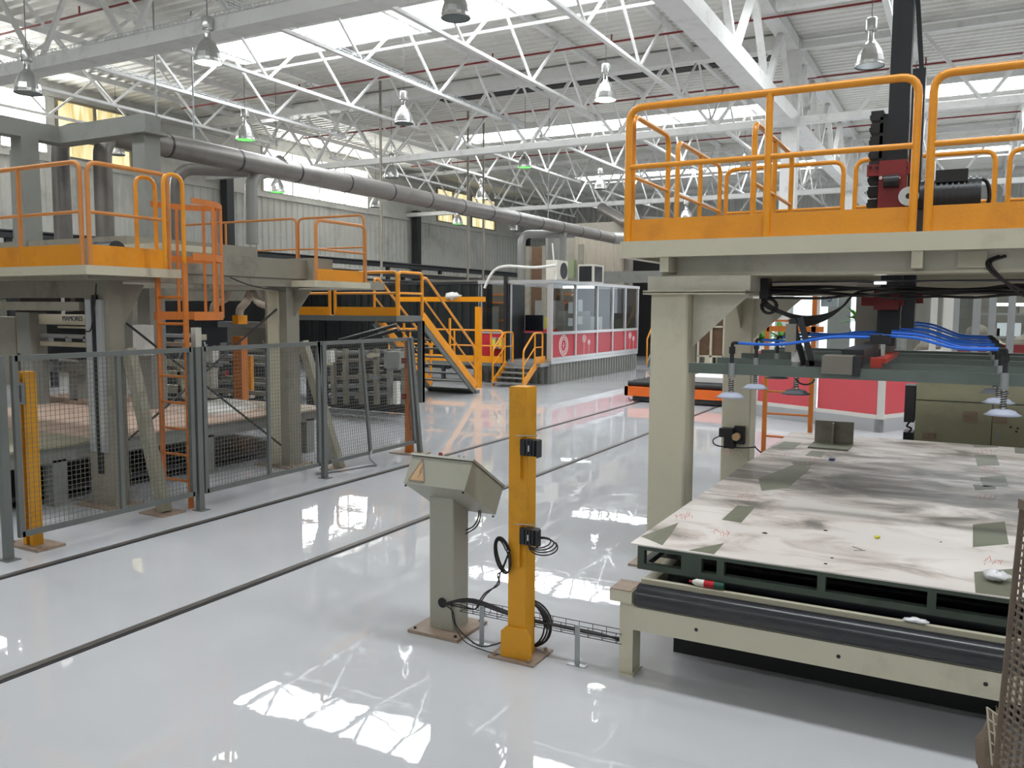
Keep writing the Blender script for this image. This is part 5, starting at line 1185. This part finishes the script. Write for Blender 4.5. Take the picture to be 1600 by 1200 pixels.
pxbox(1339, 444, 1369, 550, 6.75, 0.05, 'rear_plate', 'concrete', t, 'tall pale stained rear plate')

# ======================= RIGHT SIDE BACKGROUND =======================
# beige electrical cabinet behind the table
t = thing('electrical_cabinet', 'wide olive beige electrical cabinet behind the smeared table', 'cabinet', (0, 9.1, 0))
cx0, cx1, cy, ct = -0.39, 1.9, 9.0, 1.13
MB().box(cx0, cx1, cy, cy + 0.45, 0.03, ct).build('body', 'cabinet_paint', t)
MB().box(cx0 - 0.01, cx1, cy - 0.01, cy + 0.46, ct, ct + 0.02).build('top', 'cabinet_paint', t)
MB().box(cx0, cx1, cy - 0.004, cy, 0.945, 0.952).build('joint_line', 'dark_metal', t)
for x in (0.26, 1.05):
    MB().box(x - 0.003, x + 0.003, cy - 0.004, cy, 0.03, 0.945).build('door_gap', 'dark_metal', t)
d_ = MB().box(0.265, 1.045, cy - 0.012, cy, 0.06, 0.94).build('door', 'cabinet_paint', t)
MB().box(0.30, 0.325, cy - 0.02, cy - 0.012, 0.62, 0.70).build('door_latch', 'galv', d_)
for (px, py, ww, hh) in ((1516, 651, 0.12, 0.1), (1562, 655, 0.12, 0.08), (1452, 681, 0.12, 0.06)):
    p = at(px, py, y=cy); MB().box(p.x - ww / 2, p.x + ww / 2, cy - 0.016, cy - 0.001, p.z - hh / 2, p.z + hh / 2).build('vent_grille', 'rust_plate', t)
for (px, py) in ((1579, 667), (1590, 669), (1588, 674)):
    p = at(px, py, y=cy); MB().cyl((p.x, cy - 0.018, p.z), (p.x, cy - 0.011, p.z), 0.01, 10).build('button', 'dark_metal', t)
b1 = MB().box(cx0 - 0.10, cx0 - 0.01, cy + 0.02, cy + 0.3, 0.72, 1.08).build('side_box', 'dark_metal', t)
MB().box(cx0 - 0.10, cx0 - 0.01, cy + 0.02, cy + 0.3, 0.38, 0.62).build('side_box', 'dark_metal', t)
MB().tube(smooth_path([(cx0 - .05, cy + .05, 0.72), (cx0 - .07, cy + .03, 0.68), (cx0 - .03, cy + .03, 0.66), (cx0 - .05, cy + .05, 0.62)]), 0.01, 6).build('side_cable', 'cable_black', t)
# second red cabin
t = thing('control_cabin', 'tall white framed glass cabin with plain red lower panels behind the gripper', 'cabin', (-2, 14, 0))
A = Vector((-3.15, 14.6, 0)); B = Vector((-1.05, 13.5, 0)); dAB = (B - A).normalized(); nAB = Vector((-dAB.y, dAB.x, 0))
Cc = B + nAB * 2.6
ZT = 2.35
def wpanel(P, Q, name, z0, z1, th, m, inset=0.0):
    d = (Q - P).normalized(); n_ = Vector((-d.y, d.x, 0))
    return MB().prism([P + n_ * inset + Vector((0, 0, z0)), Q + n_ * inset + Vector((0, 0, z0)), Q + n_ * (inset + th) + Vector((0, 0, z0)), P + n_ * (inset + th) + Vector((0, 0, z0))], (0, 0, z1 - z0)).build(name, m, t)
M_ = A.lerp(B, 0.5)
wpanel(A, B, 'plinth', 0, 0.20, 0.1, 'alu'); wpanel(B, Cc, 'plinth', 0, 0.20, 0.1, 'alu')
for P, Q in ((A, M_), (M_, B), (B, B.lerp(Cc, 0.5)), (B.lerp(Cc, .5), Cc)):
    d = (Q - P).normalized()
    wpanel(P + d * 0.08, Q - d * 0.08, 'red_panel', 0.26, 1.12, 0.02, 'red_panel_pale', 0.02)
    wpanel(P + d * 0.05, Q - d * 0.05, 'lower_rail', 0.20, 0.26, 0.05, 'white_plastic'); wpanel(P + d * 0.05, Q - d * 0.05, 'middle_rail', 1.12, 1.2, 0.05, 'white_plastic')
    wpanel(P + d * 0.05, Q - d * 0.05, 'window_pane', 1.2, ZT - 0.08, 0.006, 'glass', 0.02); wpanel(P, Q, 'top_rail', ZT - 0.08, ZT, 0.06, 'white_plastic')
for P in (A, M_, B, B.lerp(Cc, .5), Cc):
    MB().box(P.x - 0.05, P.x + 0.05, P.y - 0.03, P.y + 0.07, 0.2, ZT).build('mullion', 'white_plastic', t)
p = at(1297, 466, y=14.0); text_mesh('S', 0.18, 'blue_ink', 'lettering', t, p + Vector((0, -0.05, 0)), dAB, (0, 0, 1))
p = at(1297, 466, y=14.0); MB().bar(p - dAB * 0.15 + Vector((0, -.02, 0)), p + dAB * 0.15 + Vector((0, -.02, 0)), 0.02, 0.26).build('sign_plate', 'paper', t)
# bright opening to outside behind that cabin
w_ = struct('window_30', MB().box(-9.2, -9.05, 34.9, 35.0, 0, 5.0).box(1.1, 1.25, 34.9, 35.0, 0, 5), 'white_steel')
a = at(1205, 560, y=30.0); b = at(1345, 560, y=30.0)
w2 = struct('door_1', MB().box(a.x - 0.15, a.x, 29.9, 30.1, 0, 3.2).box(b.x, b.x + 0.15, 29.9, 30.1, 0, 3.2).box(a.x - .15, b.x + .15, 29.9, 30.1, 3.05, 3.2), 'white_steel')
MB().add([(a.x, 30.05, 0), (b.x, 30.05, 0), (b.x, 30.05, 3.05), (a.x, 30.05, 3.05)], [(0, 1, 2, 3)]).build('bright_opening', 'outside_day', w2)
MB().box((a.x + b.x) / 2 + 0.4, (a.x + b.x) / 2 + 1.1, 29.7, 29.8, 0.2, 2.6).build('outside_column', 'frame_grey', w2)
mb = MB()
for k in range(5): mb.bar((a.x + 1.9 + k * .25, 29.75, 1.6 + 0.04 * k), (a.x + 2.1 + k * .25, 29.75, 1.0), 0.05)
mb.bar((a.x + 1.8, 29.75, 1.7), (b.x, 29.75, 1.55), 0.05).build('outside_railing', 'dark_metal', w2)
# glazed office wall far right
t = thing('glazed_partition', 'grey glazed office partition with a white door frame, right background', 'partition', (0, 15, 0))
a = at(1392, 560, y=15); b = at(1600, 560, y=15)
x0, x1 = a.x, a.x + 6
MB().box(x0, x1, 15.0, 15.06, 2.35, 2.6).build('header', 'beige', t)
mb = MB()
for px in (1392, 1478, 1493, 1525, 1550, 1580): p = at(px, 500, y=15); mb.box(p.x - 0.05, p.x + 0.05, 14.96, 15.06, 0, 2.35)
mb.build('mullions', 'galv', t)
MB().box(at(1478, 500, y=15).x - 0.06, at(1478, 500, y=15).x + 0.1, 14.94, 15.0, 0, 2.35).box(x0, at(1478, 500, y=15).x, 14.94, 15.0, 2.22, 2.35).build('door_frame', 'white_plastic', t)
p0 = at(1496, 500, y=15).x
MB().box(p0, x1, 15.0, 15.01, 1.35, 2.35).build('window_pane', 'glass', t)
MB().box(p0, x1, 15.0, 15.03, 0.3, 1.3).build('red_panel', 'red_paint', t)
MB().box(x0, x1, 19, 19.1, 0, 3.0).build('rear_room_wall', 'interior_grey', t)
for px in (1393, 1580): p = at(px, 478, y=17); MB().box(p.x - .3, p.x + .3, 17, 17.2, p.z, p.z + 0.05).build('room_light', 'tube_light', t)
rn = random.Random(21)
t = thing('store_shelves', 'shelves with boxes and stacked goods behind the glazed partition', 'shelf', (1, 18, 0))
for k in range(4): MB().box(x0 + 1.2, x1, 17.8, 18.3, 0.9 + 0.42 * k, 0.94 + 0.42 * k).build('shelf_board', 'frame_grey', t)
for k in range(22):
    x = rn.uniform(x0 + 1.3, x1 - 1); z = 0.94 + 0.42 * rn.randrange(4); MB().box(x, x + rn.uniform(.15, .4), 17.85, 18.2, z, z + rn.uniform(.1, .3)).build('stored_box', rn.choice(['beige', 'galv', 'wood', 'paper', 'machine_grey', 'concrete']), t)
mb = MB()
for k in range(6): mb.blob((x0 + 0.5 + k * 0.35, 16.3, 1.15 + 0.12 * (k % 3)), 0.22, (1, 1, .8), 0.3, 8, k)
o = mb.build('coil_heap', 'dust_bag'); tag(o, 'heap of dusty rolled material behind the mast, right background', 'heap', kind='stuff')
# orange ladder frame behind the gripper
t = thing('access_ladder', 'orange access ladder with a barrier rail behind the gripper', 'ladder', (-1.9, 9.5, 0))
y = 9.3
xl = at(1194, 650, y=y).x; xr = at(1266, 650, y=y).x
MB().box(xl - 0.022, xl + 0.022, y, y + 0.04, 0, at(1196, 500, y=y).z).build('side_rail', 'orange', t)
MB().box(xr - 0.022, xr + 0.022, y, y + 0.04, 0, 2.1).build('side_rail', 'orange', t)
for py in (501, 613, 648, 684): z = at(1230, py, y=y).z; MB().cyl((xl, y + .02, z), (xr, y + .02, z), 0.012, 8).build('rung', 'orange', t)
z = at(1230, 514, y=y).z; MB().box(xl, xr + 0.1, y, y + 0.02, z - 0.03, z + 0.03).build('barrier_board', 'orange', t)
xe = at(1176, 640, y=y).x; MB().box(xe - 0.015, xe + 0.015, y, y + 0.03, 0, 1.9).build('outer_post', 'orange', t)
# plants
def plant(px, py, y, label, m, seed, n=24, r=0.34):
    p = at(px, py, y=y); rn = random.Random(seed)
    t = thing('potted_plant', label, 'plant', (p.x, p.y, 0))
    MB().lathe([(0, 0), (0.14, 0), (0.2, 0.5), (0.17, 0.5), (0, 0.45)], (p.x, p.y, 0), 14).build('pot', 'white_plastic', t)
    MB().tube([(p.x, p.y, 0.45), (p.x, p.y, p.z)], 0.012, 6).build('stem', 'wood', t)
    mb = MB()
    for k in range(n):
        a = rn.uniform(0, 6.28); el = rn.uniform(-0.3, 1.2); d = Vector((math.cos(a) * math.cos(el), math.sin(a) * math.cos(el), math.sin(el))); s = d.cross(Vector((0, 0, 1))).normalized() * 0.05
        c = Vector((p.x, p.y, p.z)); L2 = r * rn.uniform(.7, 1.3)
        mb.add([c, c + d * L2 * .5 + s, c + d * L2 - Vector((0, 0, .03)), c + d * L2 * .5 - s], [(0, 1, 2, 3)])
    mb.build('leaves', m, t); return t
plant(1190, 537, 15.6, 'leafy green plant left of the orange ladder', 'leaf', 1)
plant(1222, 530, 15.5, 'bright green plant between the orange ladder rails', 'leaf', 2)
plant(1247, 520, 15.4, 'reddish flowering plant between the orange ladder rails', 'petal', 3, 34, 0.28)
plant(1342, 500, 16.5, 'light green plant seen through the second cabin window', 'leaf', 4)
# orange transfer cart on the rails
t = thing('transfer_cart', 'bright orange rail cart with a black roller top, standing on the floor rails', 'cart', (-4.8, 15.8, 0))
MB().box(-5.85, -3.15, 15.55, 15.62, 0.12, 0.30).box(-5.85, -5.78, 15.55, 19.0, 0.12, 0.30).box(-3.22, -3.15, 15.55, 19, 0.12, 0.30).build('frame', 'bright_orange', t)
for k in range(12): MB().cyl((-5.80, 15.65 + k * 0.28, 0.355), (-3.2, 15.65 + k * 0.28, 0.355), 0.055, 14).build('roller', 'black_rubber', t)
for x in (-5.68, -3.4):
    for y in (15.75, 18.7): MB().cyl((x - 0.03, y, 0.10), (x + 0.03, y, 0.10), 0.09, 16).build('wheel', 'dark_metal', t)
MB().tube([(-5.70 + 0.07 * math.cos(k * .52), 15.54, 0.11 + 0.07 * math.sin(k * .52)) for k in range(7, 12)], 0.01, 6).build('tow_eye', 'dark_metal', t)
MB().box(-5.70, -3.2, 15.6, 18.9, 0.02, 0.10).build('under_frame', 'dark_metal', t)
mb = MB().prism([(-4.75, 16.0, 0.41), (-3.2, 16.0, 0.41), (-3.2, 18.5, 0.41), (-4.8, 18.4, 0.41)], (0, 0, 0.10)); o = mb.build('white_slab', 'sheet_white'); tag(o, 'white slab lying on the orange rail cart', 'slab')
# far yellow stair behind the cabin
t = thing('far_stair', 'yellow railed stair tower just behind the far end of the long cabin', 'stair', (-8.4, 25.5, 0))
for x in (-8.65, -8.0):
    MB().bar((x, 25.0, 0.1), (x, 26.8, 1.6), 0.04, 0.18).build('stringer', 'fence_grey', t)
    MB().tube([(x, 24.9, 0.1), (x, 24.9, 0.9), (x, 26.8, 2.5)], 0.025, 8).build('hand_rail', 'yellow', t)
for k in range(7): MB().box(-8.65, -8.0, 25.1 + .24 * k, 25.3 + .24 * k, 0.2 + .2 * k, 0.23 + .2 * k).build('tread', 'fence_grey', t)
MB().box(-8.75, -7.6, 26.8, 28.6, 1.55, 1.65).build('landing', 'yellow', t)
hoop(t, (-8.7, 26.85), (-7.65, 26.85), 1.65, 0.9, 'yellow', 0.03, posts=(0.5,)); hoop(t, (-8.7, 28), (-7.65, 28), 2.3, 0.9, 'yellow', 0.03, posts=(0.5,))
for x in (-8.72, -7.65): MB().box(x, x + .1, 28.4, 28.5, 0, 3.3).build('tower_post', 'yellow', t)
# far machines / fence seen between the columns
t = thing('safety_cage', 'cream framed safety cage with brown panels, seen between the two gantry columns', 'cage', (-7, 25, 0))
y = 24.0
xa = at(1090, 560, y=y).x; xb = at(1130, 560, y=y).x
for x in (xa, (xa + xb) / 2, xb): MB().box(x - 0.03, x + 0.03, y, y + 0.06, 0, 2.4).build('post', 'beige', t)
for z in (0.45, 1.3, 2.3): MB().box(xa, xb + 1.0, y, y + 0.05, z, z + 0.05).build('rail', 'beige', t)
MB().box(xa, xb, y + 0.1, y + 0.14, 0.5, 2.2).build('panel', 'wood', t)
t = thing('far_machine', 'dark machinery standing beyond the orange rail cart', 'machine', (-8, 28, 0))
rn = random.Random(31)
xm0 = at(1030, 560, y=29).x; xm1 = at(1172, 560, y=29).x
MB().box(xm0, xm1, 30.6, 30.7, 0, 3.0).build('rear_panel', 'interior_grey', t)
for k in range(22):
    x = rn.uniform(xm0, xm1 - 0.6); h = rn.uniform(0.4, 2.4); MB().box(x, x + rn.uniform(.1, .6), 27 + rn.uniform(0, 2), 30, 0, h).build('machine_block', rn.choice(['machine_grey', 'dark_metal', 'frame_grey', 'interior_grey', 'beige', 'silo_green']), t)
# upper-level machines behind the long cabin
t = thing('filter_silo', 'tall dusty filter housing with hanging bags behind the long cabin', 'filter', (-12, 28, 0))
a = at(845, 380, y=28); b = at(965, 380, y=28)
MB().box(a.x, b.x, 29.2, 29.6, 0, 5.0).build('rear_panel', 'concrete', t)
mb = MB(); nb = 14
for k in range(nb):
    x = at(893 + k * 5, 380, y=28).x; mb.tube([(x, 28.6, 1.8), (x + .02, 28.6, 3), (x, 28.6, 4.4)], [0.18, 0.14 + 0.03 * (k % 3), 0.16], 10)
mb.build('filter_bags', 'dust_bag', t)
MB().box(at(848, 400, y=28).x, at(893, 400, y=28).x, 28.2, 28.8, 2.2, 3.6).build('housing', 'silo_green', t)
MB().box(at(822, 400, y=27).x, at(866, 400, y=27).x, 27, 27.3, 0, 4.0).build('brown_housing', 'wood', t)
MB().cyl(at(868, 425, y=24.9), at(868, 372, y=24.9), 0.32, 18).build('cyclone', 'duct_light', t)
for px in (824, 850, 906): p = at(px, 420, y=26.5); MB().box(p.x - 0.08, p.x + 0.08, 26.5, 26.66, 0, 4.0).build('post', 'machine_grey', t)
t = thing('overhead_beam', 'long grey steel beam crossing behind the square air conditioner', 'beam', (-9, 27, 3))
a = at(900, 440, y=26); b = at(1010, 437, y=26)
MB().box(a.x, b.x + 6, 26, 26.2, at(960, 442, y=26).z, at(960, 424, y=26).z).build('beam', 'frame_grey', t)
o = MB().box(a.x - .5, b.x + 0.2, 31.3, 31.4, 0, 3.9).build('dark_backdrop_wall', 'black_rubber'); tag(o, 'black partition wall behind the long grey beam', 'partition')
t = thing('rear_press', 'large grey press with orange rails seen through the long cabin windows', 'machine', (-14, 26, 0))
MB().box(-19, -11.2, 27.5, 28.0, 0, 2.9).build('body', 'interior_grey', t)
for z in (1.35, 2.0, 2.3): MB().box(-18, -11.3, 27.3, 27.36, z, z + 0.06).build('rail', 'orange', t)
for k in range(7): MB().box(-18.2 + k * 1.1, -18.1 + k * 1.1, 27.2, 27.5, 0, 2.6).build('post', 'machine_grey', t)
MB().box(-16.5, -15.2, 26.6, 27.2, 0, 1.9).build('press_block', 'frame_grey', t)
MB().box(-13.4, -12.6, 26.6, 27.2, 0, 2.1).build('press_block', 'frame_grey', t)
# strip curtain
t = thing('strip_curtain', 'wide dark strip curtain with greenish top hanging behind the crossover stair', 'curtain', (-15, 20, 0))
yc = 20.6; xa = at(440, 500, y=yc).x; xb = at(765, 500, y=yc).x; zt = at(690, 445, y=yc).z
MB().box(xa, xb, yc - 0.05, yc + 0.05, zt, zt + 0.08).build('header', 'dark_metal', t)
x = xa; k = 0; rn = random.Random(8); mb = MB(); mb2 = MB()
while x < xb:
    (mb if k % 2 else mb2).box(x, x + 0.17, yc + rn.uniform(-0.04, 0.0), yc + rn.uniform(0.0, 0.03), 0.05 + rn.uniform(0, .05), zt); x += 0.14; k += 1
mb.build('strips', 'curtain', t); mb2.build('strips', 'black_rubber', t)
# wall pipe racks
for (z, x, lab, m) in ((3.35, -19.5, 'upper', 'dark_metal'), (2.95, -18.8, 'middle', 'dark_metal'), (2.6, -18.0, 'lower', 'machine_grey')):
    t = thing('pipe_rack', '%s of three long dark pipe racks along the left wall' % lab, 'pipe rack', (x, 15, z))
    MB().box(x, x + 0.25, 6, 40, z, z + 0.12).build('rack_beam', m, t)
    for k in range(3): MB().tube([(x + 0.08 * k, 6, z + 0.17), (x + 0.08 * k, 40, z + 0.17)], 0.035, 8).build('rack_pipe', rn.choice(['dark_metal', 'machine_grey']), t)
    for k in range(9): MB().box(x + 0.05, x + 0.15, 8 + 3.6 * k, 8.15 + 3.6 * k, 0, z).build('rack_post', 'dark_metal', t)
rn = random.Random(77)
t = thing('plant_row', 'row of dark machinery housings along the left wall under the pipe racks', 'machinery', (-20, 20, 0))
for k in range(22):
    y = 7 + k * 1.4; MB().box(-21.4, -20.2 + rn.uniform(-.5, .3), y, y + rn.uniform(.7, 1.4), 0, rn.uniform(1.6, 3.6)).build('housing', rn.choice(['dark_metal', 'interior_grey', 'machine_grey', 'wall_low']), t)
for i, px in enumerate((596, 731, 755)):
    p = at(px, 400, y=[18.5, 22.5, 23.5][i]); o = MB().tube([(p.x, p.y, 7.8), (p.x, p.y, 2.6)], 0.035, 8).build('drop_pipe', 'machine_grey'); tag(o, 'thin dark vertical drop pipe before the white wall, %s' % ['above the small hoop railing', 'left of the long cabin', 'nearest the long cabin corner'][i], 'pipe')
